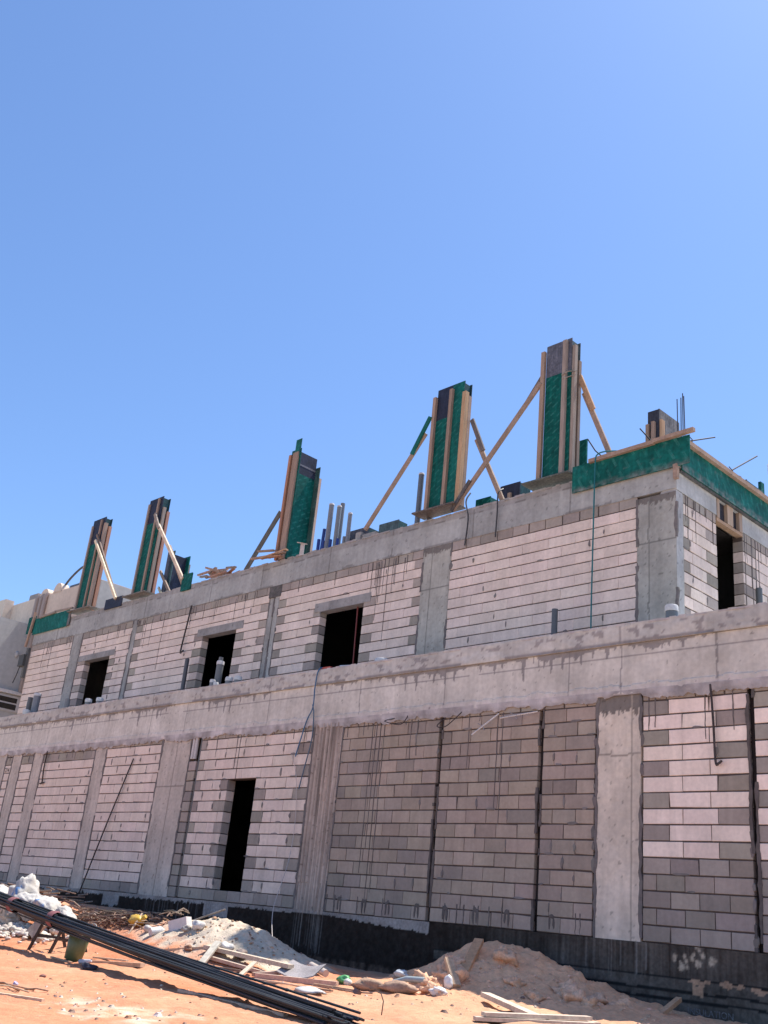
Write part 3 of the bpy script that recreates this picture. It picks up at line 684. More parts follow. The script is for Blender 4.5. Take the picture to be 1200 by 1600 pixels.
# fourth and fifth, far left
t = column_form('narrow column mould with a sunlit brace, second from the left end', -9.36, -8.62, 9.78, 12.86, 12.05, dep=.22)
stud(-9.32, 9.8, 12.72, t, .075, th=.05, col=LUM_G); stud(-8.80, 9.8, 12.80, t, .075, th=.05); stud_side(-8.62, YF + .03, YF + .12, 9.75, 12.5, t, col=LUM_G); stud_side(-8.60, YF + .17, YF + .26, 9.75, 12.4, t, th=.06, col=(.36, .20, .15))
base_board(-9.62, -8.40, 1.88, 2.3, 9.77, t, (.16, .14, .115))
brace((-8.45, 1.96, 11.85), (-6.62, 1.98, 9.86), t, col=(.60, .50, .37), ext=((-8.72, 1.93, 12.25), (-8.34, 1.93, 11.7), LUM_G))
brace((-8.35, 2.4, 11.3), (-7.15, 2.5, 9.66), t, col=LUM)
t = column_form('narrow column mould beside the pale house, leftmost on the roof edge', -12.78, -11.99, 9.82, 12.92, 12.05, dep=.20)
stud(-12.74, 9.82, 12.72, t, .075, th=.05, col=LUM_G); stud(-12.2, 9.82, 12.84, t, .075, th=.05); stud_side(-11.99, YF - .04, YF + .06, 9.78, 12.68, t, th=.10, col=LUM); stud_side(-11.95, YF + .1, YF + .2, 9.78, 12.6, t, th=.08, col=(.40, .22, .15))
base_board(-13.0, -11.6, 1.9, 2.3, 9.80, t, (.16, .14, .12))
brace((-12.1, 1.90, 12.06), (-10.12, 1.95, 9.82), t, col=(.62, .52, .38), wd=.09)
brace((-12.2, 1.97, 12.3), (-10.16, 2.02, 9.80), t, col=(.20, .15, .12), wd=.08)

# a half built mould behind, and other short boxes on the roof
t = thing('column_formwork', 'short green open column mould standing behind a sunlit brace', 'formwork', (-9.5, 3.4, 9.62))
mb = MB(); mb.box(-9.66, -9.64, 3.40, 3.85, 9.62, 11.60, NAVY); mb.build('dark_board', M['bare'], t)
mb = MB(); mb.box(-9.98, -9.62, 3.37, 3.40, 9.62, 11.72, mixc(GREEN, GREYB, .5)); mb.build('end_board', M['bare'], t)
mb = MB(); mb.box(-9.95, -9.48, 3.85, 3.88, 9.62, 11.66, GREEN_L); mb.build('end_board', M['board'], t)
stud(-9.82, 9.62, 11.78, t, .14, y=3.37, col=(.10, .105, .13)); mb = MB(); mb.box(-9.58, -9.50, 3.88, 3.94, 9.62, 11.4, LUM_G); mb.build('stud', M['wood'], t)
brace((-10.15, 3.30, 11.1), (-8.6, 3.1, 9.7), t, col=LUM, wd=.09); brace((-9.9, 3.2, 10.5), (-9.0, 3.1, 9.62), t, col=(.62, .52, .36), wd=.07)

def shutter(name, label, x0, x1, y0, y1, z0, z1, col, mat='bare', battens=()):
    t = thing(name, label, 'formwork', ((x0 + x1) / 2, y0, z0))
    mb = MB(); mb.box(x0, x1, y0, y0 + .018, z0, z1, col); mb.build('board', M[mat], t)
    mb = MB(); mb.box(x1 - .018, x1, y0 + .018, y1, z0, z1 - .02, mixc(col, GREEN, .5)); mb.build('side_board', M['bare'], t)
    mb = MB(); mb.box(x0, x0 + .018, y0 + .018, y1, z0, z1 - .03, col); mb.build('side_board', M['bare'], t)
    for bx, bz in battens:
        mb = MB(); mb.box(bx - .04, bx + .04, y0 - .05, y0, z0, bz, LUM); mb.build('batten', M['wood'], t)
    return t
shutter('low_formwork', 'low dark shutter box with a green side, right of the crossed braces', 4.14, 4.66, 2.6, 2.95, 9.62, 10.28, NAVY, battens=((4.42, 10.06),))
shutter('low_formwork', 'low green shutter just right of the second tall mould', 3.20, 3.62, 2.9, 3.2, 9.62, 10.30, GREEN, 'board', battens=((3.3, 10.05),))
shutter('low_formwork', 'grey green shutter box left of the pair of grey pipes', .70, 1.34, 2.42, 2.7, 9.62, 10.08, mixc(GREEN, GREYB, .6), battens=())
shutter('low_formwork', 'dark shutter box right of the blue pipes', -.42, .34, 2.42, 2.8, 9.62, 10.12, mixc(NAVY, GREYB, .5), battens=())
tag((lambda mb: (mb.box(.05, .22, 2.3, 2.42, 9.62, 9.97, (.30, .28, .27)), mb.box(.24, .68, 2.34, 2.44, 9.62, 9.90, (.26, .25, .245)), mb.build('concrete_block', M['concrete'], None, (.4, 2.4, 9.62)))[2])(MB()), 'grey concrete blocks between two low shutter boxes on the roof edge', 'blocks')
tag((lambda mb: (mb.box(6.07, 6.29, 2.60, 2.64, 9.62, 10.80, GREEN_L), mb.build('green_post', M['board'], None, (6.18, 2.62, 9.62)))[1])(MB()), 'short green board standing right of the rightmost tall mould', 'board')
tag((lambda mb: (mb.box(-10.78, -9.80, 2.00, 2.03, 9.56, 9.88, NAVY), mb.build('dark_plywood', M['bare'], None, (-10.3, 2.0, 9.6)))[1])(MB()), 'dark plywood piece laid on the roof edge between the two leftmost moulds', 'board')
tag((lambda mb: (mb.box(-6.66, -6.20, 1.99, 2.03, 9.50, 9.98, GREEN), mb.build('green_board', M['board'], None, (-6.4, 2.0, 9.6)))[1])(MB()), 'small green board at the roof edge left of the timber heap', 'board')
mb = MB(); r = random.Random(4)
for k in range(34):
    x = r.uniform(-6.15, -4.3); y = r.uniform(2.15, 2.9); h = .62 * (1 - abs(x + 5.5) / 1.9); z = 9.66 + max(0, h) * r.random()
    mb.beam((x - r.uniform(.1, .45), y, z + r.uniform(-.05, .05)), (x + r.uniform(.1, .45), y + r.uniform(-.2, .2), z + r.uniform(-.04, .07)), .07, .04, vary(r.choice((LUM, (.33, .18, .12), (.42, .26, .2), LUM_G)), .15))
o = mb.build('timber_heap', M['plank'], None, (-5.4, 2.5, 9.62)); tag(o, 'heap of brown timber scraps on the roof edge', 'timber heap')
for a, b, lab in (((-5.62, 2.05, 10.02), (-4.95, 2.05, 9.80), 'single plank end jutting from the timber heap on the roof'),):
    mb = MB(); mb.beam(a, b, .10, .05, LUM); tag(mb.build('plank', M['plank'], None, a), lab, 'plank')

# edge boards around the slab to be cast
t = thing('edge_formwork', 'long green edge board with timber rail along the right end of the front', 'formwork', (7.6, 2.0, 9.36))
FRONT0 = lambda u, d, z: (u, d, z)
def scuff(u, z):
    c = mixc(GREEN, GREEN_L, .5 + fbm(u * 2, z * 2, 71.)); k = max(0, 1 - (z - 9.36) / .13) * (.55 + 1.1 * fbm(u * 6, z * 12, 72.)) + max(0, fbm(u * 9, z * 9, 73.) - .45)
    return mixc(c, (.17, .175, .165), k)
mb = MB(); painted(mb, 6.42, 8.87, 1.985, 2.005, 9.36, 9.90, FRONT0, scuff, .03); mb.build('green_board', M['edge'], t)
mb = MB(); mb.beam((6.82, 1.96, 9.905), (8.20, 1.96, 9.925), .08, .075, LUM); mb.beam((8.18, 1.955, 9.94), (8.98, 1.955, 9.955), .08, .07, LUM); mb.beam((7.4, 2.06, 9.93), (8.6, 2.06, 9.97), .06, .05, LUM_G); mb.build('rail', M['plank'], t)
mb = MB(); mb.box(8.56, 8.64, 1.955, 2.035, 9.13, 9.40, LUM); mb.build('peg', M['plank'], t)
t = thing('edge_formwork', 'long green edge board running back along the side wall', 'formwork', (8.65, 4.0, 9.34))
mb = MB(); painted(mb, 2.10, 9.5, -.10, -.08, 9.33, 9.86, SIDE1, scuff, .035); mb.build('green_board', M['edge'], t)
mb = MB(); mb.beam((8.70, 2.05, 9.885), (8.70, 9.5, 9.865), .08, .085, LUM, up=(0, 0, 1)); mb.beam((8.60, 2.6, 9.95), (8.58, 5.3, 9.95), .05, .04, LUM_G); mb.build('rail', M['plank'], t)
mb = MB(); mb.box(8.58, 8.635, 2.1, 9.5, 9.30, 9.36, (.08, .08, .08)); mb.build('bearer', M['bare'], t)
t = thing('edge_formwork', 'short green edge board with upright batten at the left end of the roof', 'formwork', (-14.1, 2.0, 9.35))
mb = MB(); mb.box(-15.34, -13.0, 1.99, 2.01, 9.35, 9.90, GREEN_L); mb.box(-13.0, -12.86, 1.985, 2.01, 9.36, 9.86, (.14, .12, .115)); mb.build('green_board', M['edge'], t)
mb = MB(); mb.box(-15.86, -15.34, 2.0, 2.02, 9.44, 10.02, GREEN); mb.build('return_board', M['board'], t)
mb = MB(); mb.beam((-15.32, 1.94, 10.12), (-15.50, 1.94, 8.95), .09, .06, (.36, .24, .17), up=(0, 1, 0)); mb.build('batten', M['wood'], t)
mb = MB(); mb.beam((-15.0, 1.97, 9.90), (-13.9, 1.97, 9.94), .07, .06, LUM_G); mb.beam((-14.0, 1.98, 9.97), (-12.8, 1.98, 9.93), .06, .05, LUM_G); mb.build('rail', M['plank'], t)

# short mould at the right corner with starter bars
t = thing('column_formwork', 'short mould with three battens at the right corner of the roof', 'formwork', (7.6, 3.0, 9.62))
mb = MB(); mb.box(7.42, 7.66, 3.0, 3.018, 9.62, 11.22, (.03, .032, .045)); mb.build('dark_board', M['bare'], t)
mb = MB(); mb.box(7.64, 7.66, 3.018, 3.75, 9.62, 11.24, (.15, .145, .14)); mb.build('side_board', M['bare'], t)
for x, z in ((7.44, 10.93), (7.56, 10.96)): stud(x, 9.62, z, t, .07, y=3.0, th=.06, col=LUM)
stud_side(7.662, 3.02, 3.13, 9.62, 11.0, t, th=.05, col=(.45, .29, .18)); stud_side(7.662, 3.62, 3.76, 9.62, 10.95, t, th=.05, col=LUM_G)
mb = MB(); mb.beam((7.35, 2.9, 10.25), (6.9, 2.9, 9.75), .2, .03, (.15, .14, .135), up=(0, 1, 0)); mb.build('splice_board', M['bare'], t)
proto = None
for k, (x, y, lean) in enumerate(((7.90, 3.3, -.02), (7.93, 3.34, .01), (8.02, 3.36, -.03), (8.0, 3.3, .0))):
    mb = MB(); mb.tube([(x, y, 9.5), (x + lean * .5, y, 10.6), (x + lean, y, 11.50 + .03 * k)], .010, (.05, .05, .06), 6)
    tag(mb.build('starter_bar', M['steel'], None, (x, y, 9.5)), 'thin vertical steel bar rising from the short mould at the right roof corner', 'steel bar', 'starter bars at the right roof corner')
for p, lab in ((((6.76, 1.97, 10.40), (6.92, 2.0, 10.12), (7.06, 2.03, 9.97), (7.12, 2.03, 9.90)), 'bent steel tie rod poking up beside the hanging teal rope'),
               (((7.72, 2.25, 10.46), (7.90, 2.3, 10.2), (8.02, 2.32, 9.95)), 'thin tie rod leaning left on the edge board near the corner'),
               (((8.70, 3.20, 10.40), (8.70, 2.30, 9.95), (8.70, 2.2, 9.9)), 'tie rod with a hooked wire jutting from the side board nearest the corner'),
               (((8.70, 4.85, 10.68), (8.70, 3.75, 9.93), (8.70, 3.65, 9.86)), 'longer tie rod jutting from the middle of the side board'),
               (((8.70, 6.6, 10.25), (8.70, 5.4, 9.95)), 'tie rod lying low across the far part of the side board')):
    mb = MB(); mb.tube(p, .014, (.022, .024, .032), 6)
    q = p[-1]; mb.tube([(q[0], q[1] + .05, q[2] + .14), (q[0] + .02, q[1] + .15, q[2] + .09), (q[0] + .02, q[1] + .14, q[2] + .0)], .009, (.05, .045, .045), 5)
    tag(mb.build('tie_rod', M['steel'], None, q), lab, 'steel rod')
t = shutter('low_formwork', 'low shutter box on the roof beyond the side rail', 7.3, 8.1, 5.6, 6.3, 9.62, 10.62, (.16, .15, .145), battens=((7.9, 10.4),))
mb = MB(); mb.box(8.0, 8.06, 6.3, 6.45, 9.62, 10.85, GREEN_L); mb.build('side_board', M['board'], t)
mb = MB(); mb.box(8.52, 8.58, 4.35, 4.42, 9.62, 10.10, LUM_G); tag(mb.build('timber_peg', M['wood'], None, (8.55, 4.4, 9.62)), 'small grey timber peg standing behind the side rail', 'peg')
mb = MB(); mb.tube([(8.05, 6.75, 9.62), (8.05, 6.75, 11.25)], .018, (.10, .12, .2), 8); mb.tube([(8.05, 6.75, 11.2), (8.05, 6.75, 11.42)], .04, (.7, .7, .68), 8)
tag(mb.build('marker_pole', M['plastic'], None, (8.05, 6.75, 9.62)), 'thin pole with a white top at the far right of the roof', 'pole')

# pipes standing on roof and ledge
PVC = (.155, .165, .18); BLUE = (.012, .035, .20)
def pipe(label, x, y, z0, z1, rad, col, cap=None, group=None, lean=(0, 0)):
    t = thing('pvc_pipe' if col is not BLUE else 'blue_conduit', label, 'pipe', (x, y, z0), group)
    mb = MB(); mb.tube([(x, y, z0), (x + lean[0], y + lean[1], z1)], rad, vary(col, .12), 12); mb.build('pipe_body', M['plastic'], t)
    if cap:
        a = (x + lean[0], y + lean[1])
        mb = MB(); mb.tube([(a[0], a[1], z1 - cap), (a[0], a[1], z1 - .015), (a[0], a[1], z1 + .01)], [rad * 1.1, rad * 1.1, rad * .95], (.54, .525, .51), 12); mb.build('pipe_cap', M['plastic'], t)
    return t
g1 = 'pipes rising from the roof'
pipe('tall grey pipe, left one of the cluster beside the blue conduits', -.90, 2.25, 9.55, 10.90, .062, PVC, .03, g1)
pipe('tall grey pipe behind the others in the cluster beside the blue conduits', -.78, 2.5, 9.55, 10.98, .055, PVC, None, g1)
pipe('tall grey pipe, right one of the cluster beside the blue conduits', -.60, 2.25, 9.55, 10.78, .055, PVC, .03, g1)
pipe('single grey pipe standing apart right of the blue conduits', -.17, 2.25, 9.55, 10.50, .050, PVC, .03, g1)
pipe('stubby grey pipe at the foot of the single grey pipe', -.34, 2.3, 9.55, 9.95, .045, PVC, None, g1)
pipe('grey pipe standing left of the second tall mould', 2.20, 2.16, 9.55, 10.90, .062, (.095, .11, .13), .03, g1)
pipe('dark grey pipe touching the left stud of the second tall mould', 2.50, 2.22, 9.55, 10.93, .058, (.075, .08, .095), .03, g1)
pipe('short blue conduit, leftmost of the blue ones', -1.22, 2.25, 9.55, 10.04, .042, BLUE, None, g1)
pipe('tallest blue conduit with a slight lean', -1.09, 2.25, 9.55, 10.28, .040, BLUE, None, g1, (.03, 0))
pipe('short blue conduit touching the cluster of tall grey pipes', -1.0, 2.22, 9.55, 9.95, .045, BLUE, None, g1)
pipe('dark blue stub between the two grey pipes', -.72, 2.2, 9.55, 9.92, .04, BLUE, None, g1)
pipe('dark blue stub right of the cluster of grey pipes', -.52, 2.25, 9.55, 9.92, .035, BLUE, None, g1)
g2 = 'pipes standing on the ledge'
pipe('grey pipe with white cap standing before the corner column', 9.37, .5, 5.9, 6.29, .092, (.10, .12, .13), .085, g2)
pipe('fat pipe with white cap at the right jamb of the middle window', 3.28, .5, 5.9, 6.14, .13, (.25, .26, .26), .12, g2)
pipe('tall grey pipe with white cap inside the second window', -1.98, .5, 5.9, 6.66, .08, (.12, .125, .13), .075, g2)
pipe('flat grey pipe just behind the white capped one in the second window', -2.28, .7, 5.9, 6.84, .05, (.13, .135, .14), None, g2)
pipe('small white topped stub at the foot of the tall pipe', -1.95, .35, 5.9, 6.20, .06, PVC, .06, g2)
pipe('second small white topped stub at the foot of the tall pipe', -1.78, .33, 5.9, 6.12, .055, PVC, .06, g2)
pipe('left one of two white capped stubs beside the second window', -1.55, .5, 5.9, 6.25, .08, PVC, .08, g2)
pipe('right one of two white capped stubs beside the second window', -1.22, .5, 5.9, 6.24, .08, PVC, .08, g2)
pipe('left one of two white capped stubs before the leftmost window', -7.70, .5, 5.9, 6.26, .085, PVC, .08, g2)
pipe('right one of two white capped stubs before the leftmost window', -7.12, .5, 5.9, 6.24, .085, PVC, .08, g2)
pipe('grey pipe with white cap at the far left end of the ledge', -10.72, .5, 5.9, 6.66, .10, PVC, .07, g2)
pipe('dark pipe just left of the far left capped pipe', -11.1, .5, 5.9, 6.58, .08, (.10, .10, .105), None, g2)
pipe('low white stub at the foot of the far left pipes', -10.66, .25, 5.9, 6.14, .09, (.6, .58, .57), .08, g2)
pipe('grey stub right of the far left pipes', -8.85, .5, 5.9, 6.36, .07, (.2, .2, .2), None, g2)
pipe('dark grey downpipe stub against the white wall left of the rope', 6.28, 1.78, 5.9, 7.05, .055, (.085, .09, .095), None, g2)
pipe('dark downpipe stub left of the second window', -5.38, 1.80, 5.9, 7.42, .055, (.09, .09, .095), None, g2, (-.02, 0))
pipe('grey stub at the far right beside the side door', 11.15, .62, 5.9, 6.5, .08, (.13, .14, .145), None, g2) if False else None
pipe('dark pipe standing by the side door jamb', 8.78, 4.52, 5.9, 7.85, .06, (.11, .12, .125), None, g2)
mb = MB(); mb.tube([(2.42, .1, 5.94), (2.46, .2, 6.02), (2.75, .35, 6.04), (3.2, .45, 6.02)], .022, (.70, .68, .65), 8)
tag(mb.build('white_conduit', M['plastic'], None, (2.8, .3, 5.93)), 'thin white conduit lying on the ledge below the middle window', 'conduit')
mb = MB(); mb.box(2.12, 2.42, -.02, .12, 5.93, 5.975, (.40, .10, .08)); tag(mb.build('red_rag', M['cloth'], None, (2.25, .05, 5.93)), 'small red scrap on the ledge where the blue cord hangs over', 'rag')

# ropes, cords, cables
def strand(name, label, cat, pts, rad, col, mat='plastic', n=6, sub=6, sag=.0):
    P = [Vector(p) for p in pts]; out = []
    for i in range(len(P) - 1):
        p0 = P[max(i - 1, 0)]; p1 = P[i]; p2 = P[i + 1]; p3 = P[min(i + 2, len(P) - 1)]
        for k in range(sub):
            s = k / sub
            out.append(.5 * ((2 * p1) + (p2 - p0) * s + (2 * p0 - 5 * p1 + 4 * p2 - p3) * s * s + (3 * p1 - p0 - 3 * p2 + p3) * s ** 3))
    out.append(P[-1]); mb = MB(); mb.tube(out, rad, col, n)
    return tag(mb.build(name, M[mat], None, P[0]), label, cat)
strand('teal_rope', 'teal rope hanging straight down from the edge board across the white wall', 'rope', [(7.35, 2.05, 10.02), (7.15, 1.97, 10.03), (7.02, 1.93, 9.99), (6.98, 1.92, 9.85), (6.97, 1.92, 9.2), (6.955, 1.93, 8.0), (6.95, 1.93, 6.9), (6.95, 1.95, 5.95)], .014, (.01, .13, .145))
strand('blue_rope', 'blue cord draped over the ledge beside the middle window', 'cord', [(2.20, .3, 5.95), (2.18, -.06, 5.95), (2.13, -.09, 5.6), (2.14, -.09, 5.2), (1.98, -.07, 4.95), (1.80, -.05, 4.45), (1.76, -.05, 4.30)], .013, (.05, .13, .24))
strand('blue_rope', 'knotted blue cord hanging down beside the ribbed column', 'cord', [(2.12, -.09, 5.25), (2.18, -.08, 5.05), (2.17, -.05, 4.6), (2.05, -.04, 4.1), (1.96, -.04, 3.7)], .011, (.07, .12, .18))
strand('white_cable', 'white cable rising from the sand heap to the wall', 'cable', [(4.9, -2.6, ground_z(4.9, -2.6) - .03), (3.6, -1.6, 1.62), (2.3, -.35, 2.4), (2.0, -.06, 3.1), (1.85, -.04, 3.9), (1.62, -.03, 4.35)], .006, (.50, .44, .41))
strand('steel_hook', 'black hooked bar hanging on the upper wall left of the second window', 'hook', [(-5.93, 1.98, 8.98), (-5.95, 1.96, 8.5), (-6.05, 1.96, 7.75), (-5.98, 1.95, 7.70), (-5.90, 1.95, 7.73)], .022, (.05, .045, .045), 'rust')
strand('steel_hook', 'hooked bar hanging on the white blocks at the far left below the beam', 'hook', [(-8.30, -.03, 4.85), (-8.26, -.05, 4.4), (-8.20, -.05, 4.06), (-8.30, -.05, 4.03), (-8.10, -.05, 4.05)], .018, (.06, .045, .04), 'rust')
strand('steel_hook', 'hooked bar hanging over white blocks at the right below the beam', 'hook', [(10.25, -.03, 4.92), (10.29, -.05, 4.4), (10.315, -.06, 3.89), (10.36, -.06, 3.87), (10.40, -.06, 3.90)], .016, (.06, .05, .05), 'rust')
strand('steel_rod', 'long thin rod leaning on the white blocks at the left', 'rod', [(-4.02, -.04, 4.49), (-4.6, -.06, 3.1), (-5.14, -.12, 1.55)], .016, (.06, .05, .05), 'rust')
strand('black_hose', 'black cable hanging over the roof edge right of the crossed braces', 'cable', [(4.60, 2.15, 9.95), (4.60, 2.0, 9.80), (4.62, 1.98, 9.4), (4.60, 1.99, 8.85)], .016, (.04, .035, .035))
strand('black_hose', 'black cable hanging over the roof edge below the long crossed brace', 'cable', [(3.74, 2.12, 10.05), (3.76, 1.98, 9.80), (3.86, 1.97, 9.4), (3.80, 1.99, 8.82)], .016, (.04, .035, .035))
for p, lab in ((((5.50, -.02, 4.80), (5.40, -.12, 4.64), (5.62, -.14, 4.62), (5.85, -.03, 4.86)), 'bent tie wire sticking out of the brown blocks beside the first open joint'),
               (((2.98 + 1.35, -.02, 4.86), (4.15, -.12, 4.80), (4.55, -.12, 4.72), (4.62, -.02, 4.90)), 'crooked tie wire under the beam above the brown blocks')):
    strand('tie_wire', lab, 'wire', p, .008, (.05, .04, .04), 'rust')
for a, b, lab in (((6.62, -.02, 4.78), (6.28, -.25, 4.42), 'white painted rod end jutting down from the brown blocks'), ((7.40, -.05, 4.75), (6.80, -.2, 4.66), 'white painted rod end jutting sideways below the beam')):
    mb = MB(); mb.tube([a, b], .012, (.60, .56, .53), 6); m_ = Vector(a).lerp(Vector(b), .6); mb.tube([m_ + Vector((-.10, 0, .05)), m_, m_ + Vector((.04, 0, -.06))], .010, (.3, .27, .26), 6)
    tag(mb.build('painted_rod', M['steel'], None, a), lab, 'rod')
t = thing('junction_box', 'dark electrical box fixed at the left corner of the upper floor', 'box', (-15.35, 1.95, 8.3))
mb = MB(); mb.box(-15.62, -15.27, 1.86, 2.02, 8.28, 8.66, (.05, .055, .055)); mb.box(-15.64, -15.25, 1.85, 1.86, 8.62, 8.66, (.07, .075, .075)); mb.build('housing', M['plastic'], t)
mb = MB(); mb.tube([(-15.55, 1.92, 8.28), (-15.60, 1.9, 8.0), (-15.75, 1.9, 7.75)], .018, (.05, .05, .05), 6); mb.build('cable', M['plastic'], t)
mb = MB(); mb.box(-15.40, -15.26, 1.95, 2.04, 7.9, 8.9, (.12, .125, .12)); mb.build('backing_post', M['wood'], t)

# ------------------------------------------------------------------ neighbouring house behind, at the left
nb = thing('neighbouring_house', 'finished grey and beige house with a high parapet behind the left end', 'house', (-26, 6, 0))
GW = (.43, .43, .41); BG = (.60, .48, .385)
mb = MB(); mb.box(-40, -24.0, -6.0, 6.1, .2, 11.86, GW); mb.build('wall', M['plaster'], nb)
mb = MB(); mb.box(-40, -19.33, 6.1, 22, .2, 13.22, BG); mb.box(-40, -19.33, 5.98, 6.1, 9.0, 13.22, BG); mb.box(-19.33, -19.25, 6.05, 22, .2, 13.18, (.40, .385, .36)); mb.build('parapet', M['plaster'], nb)
mb = MB(); mb.box(-29.8, -26.9, 5.6, 6.0, 11.87, 13.42, BG); mb.build('parapet_pier', M['plaster'], nb)
mb = MB(); mb.box(-24.0, -23.86, -6.0, 6.1, 8.86, 8.99, (.6, .58, .56)); mb.build('cornice', M['plaster'], nb)
fr = MB(); fr.box(-24.0, -23.95, 4.75, 6.02, 8.16, 8.80, (.48, .47, .46)); wf = fr.build('window', M['plastic'], nb)
g = MB(); g.box(-23.955, -23.945, 4.87, 5.86, 8.24, 8.46, (.012, .014, .016)); g.box(-23.955, -23.945, 4.87, 5.86, 8.52, 8.72, (.012, .014, .016)); g.build('pane', M['glass'], wf)
for x in (-24.35, -23.95, -23.6):
    mb = MB(); mb.tube([(x, 5.9, 9.0), (x, 5.9, 13.1), (x + .0, 6.0, 13.25)], .10, (.36, .29, .25), 10); mb.build('drainpipe', M['plaster'], nb)
for x, h in ((-23.9, 13.52), (-22.75, 13.6)):
    mb = MB(); v = [(x + .36 * math.cos(math.pi * k / 10), 5.95, 13.2 + (h - 13.2) * math.sin(math.pi * k / 10)) for k in range(11)]
    w2 = [(a, 6.3, c) for a, b, c in v]; n = len(v); mb.add(v + w2, [tuple(reversed(range(n))), tuple(range(n, 2 * n))] + [(k, k + 1, n + k + 1, n + k) for k in range(n - 1)], BG); mb.build('parapet_scroll', M['plaster'], nb)
mb = MB(); mb.box(-26.1, -25.3, 6.3, 6.9, 13.2, 13.65, (.25, .23, .22)); mb.build('roof_vent', M['plaster'], nb)
mb = MB(); mb.box(-22.2, -20.6, 6.2, 6.5, 13.22, 13.45, (.06, .06, .07)); tag(mb.build('cable_coil', M['plastic'], None, (-21.4, 6.3, 13.22)), 'dark coil of cable lying on the neighbouring parapet', 'cable coil')
strand('roof_cable', 'black cable looping above the neighbouring parapet', 'cable', [(-23.0, 6.2, 13.25), (-22.3, 6.2, 13.8), (-21.4, 6.2, 14.15), (-20.9, 6.2, 13.95), (-20.8, 6.2, 13.5)], .05, (.05, .05, .06))
mb = MB(); mb.lump((-24.0, 5.4, 10.5), (.10, .10, .15), (.4, .4, .39), 3, .1, 1); mb.build('wall_lamp', M['plastic'], nb)
# ------------------------------------------------------------------ building site debris on the sand
def gz(x, y): return ground_z(x, y)
# bundle of reinforcing bars resting on a trestle
ra = Vector((9.85, -5.62, .72)); rb_ = Vector((-2.9, -4.28, 1.60))
r = random.Random(21); bar_lab = 'long dark reinforcing bar in the loose bundle resting on the trestle'
for k in range(46):
    t_ = r.random() * 2 * math.pi; q = math.sqrt(r.random()); a = Vector((0, math.cos(t_) * .15 * q, math.sin(t_) * .075 * q))
    t2 = t_ + r.uniform(-.5, .5); b = Vector((0, math.cos(t2) * .12 * q, math.sin(t2) * .075 * q)); e0 = r.uniform(-.25, .10) - .05; ph = r.uniform(0, 6)
    pts = []
    for i in range(13):
        s_ = i / 12; p = ra.lerp(rb_, s_) + a.lerp(b, s_)
        p += Vector((e0 * (1 - s_), .02 * math.sin(ph + s_ * 5), .012 * math.sin(ph * 2 + s_ * 7) - .03 * math.sin(math.pi * s_)))
        if k % 9 == 0: p += Vector((0, -.10 * math.sin(math.pi * min(1, s_ * 1.6)), -.03))
        p.z = max(p.z, gz(p.x, p.y) + .012) if s_ < .5 else p.z
        pts.append(p)
    mb = MB(); mb.tube(pts, .0125, vary((.040, .042, .046), .3, r), 6)
    tag(mb.build('reinforcing_bar', M['steel'], None, pts[0]), bar_lab, 'steel bar', 'reinforcing bars in the bundle')
for s_, lab in ((.675, 'faded red cloth tie around the bar bundle above the crate'), (.545, 'faded red cloth tie around the bar bundle above the trestle')):
    p = ra.lerp(rb_, s_); d = (rb_ - ra).normalized(); mb = MB(); pts = []
    p.z -= .04
    mb.tube([p - d * .10, p - d * .04, p + d * .05, p + d * .11], [.105, .112, .11, .10], (.22, .085, .09), 12, cap=False)
    tag(mb.build('cloth_tie', M['cloth'], None, p), lab, 'tie')
# trestle
t = thing('trestle', 'low rusty steel trestle carrying the bar bundle', 'trestle', (2.5, -4.5, .72), None)
IR = (.055, .04, .035)
def legpair(x):
    for y0, y1 in ((-4.78, -4.60), (-4.20, -4.36)):
        mb = MB(); mb.beam((x, y0, gz(x, y0) - .02), (x, y1, 1.16), .035, .035, IR, up=(1, 0, 0)); mb.build('leg', M['rust'], t)
    mb = MB(); mb.beam((x, -4.70, .90), (x, -4.28, .90), .03, .03, IR, up=(1, 0, 0)); mb.build('cross_bar', M['rust'], t)
    mb = MB(); mb.beam((x, -4.68, 1.15), (x, -4.28, 1.15), .04, .04, IR, up=(1, 0, 0)); mb.build('top_bar', M['rust'], t)
legpair(2.10); legpair(2.72)
for y, z in ((-4.66, .92), (-4.66, 1.15), (-4.3, 1.15)):
    mb = MB(); mb.beam((2.10, y, z), (2.72, y, z), .032, .032, IR); mb.build('rail', M['rust'], t)
# bucket leaning against the bars
t = thing('bucket', 'green cement stained bucket leaning beside the trestle', 'bucket', (3.46, -4.80, .72))
ax = Vector((.16, .06, 1)).normalized(); c0 = Vector((3.44, -4.80, gz(3.44, -4.80) + .0))
mb = MB(); ps = [c0 + ax * h for h in (0, .005, .15, .33, .335, .02)]; mb.tube(ps, [.10, .118, .13, .148, .138, .10], (.10, .14, .07), 16); mb.build('body', M['plastic'], t)
mb = MB(); pts = [c0 + ax * .332 + Vector((math.cos(a) * .152, math.sin(a) * .152, -.0)) for a in [2 * math.pi * k / 20 for k in range(21)]]; mb.tube(pts, .014, (.36, .35, .32), 6); mb.build('rim', M['plastic'], t)
mb = MB(); pts = [c0 + ax * .32 + Vector((math.cos(a) * .15, .12 + .06 * math.sin(a), math.sin(a) * .15)) for a in [math.pi * k / 10 for k in range(11)]]; mb.tube(pts, .008, (.4, .38, .35), 5); mb.build('handle', M['steel'], t)
mb = MB(); mb.lump(c0 + ax * .28, (.12, .12, .06), (.40, .37, .33), 4, .2, 1); mb.build('dried_cement', M['stone'], t)

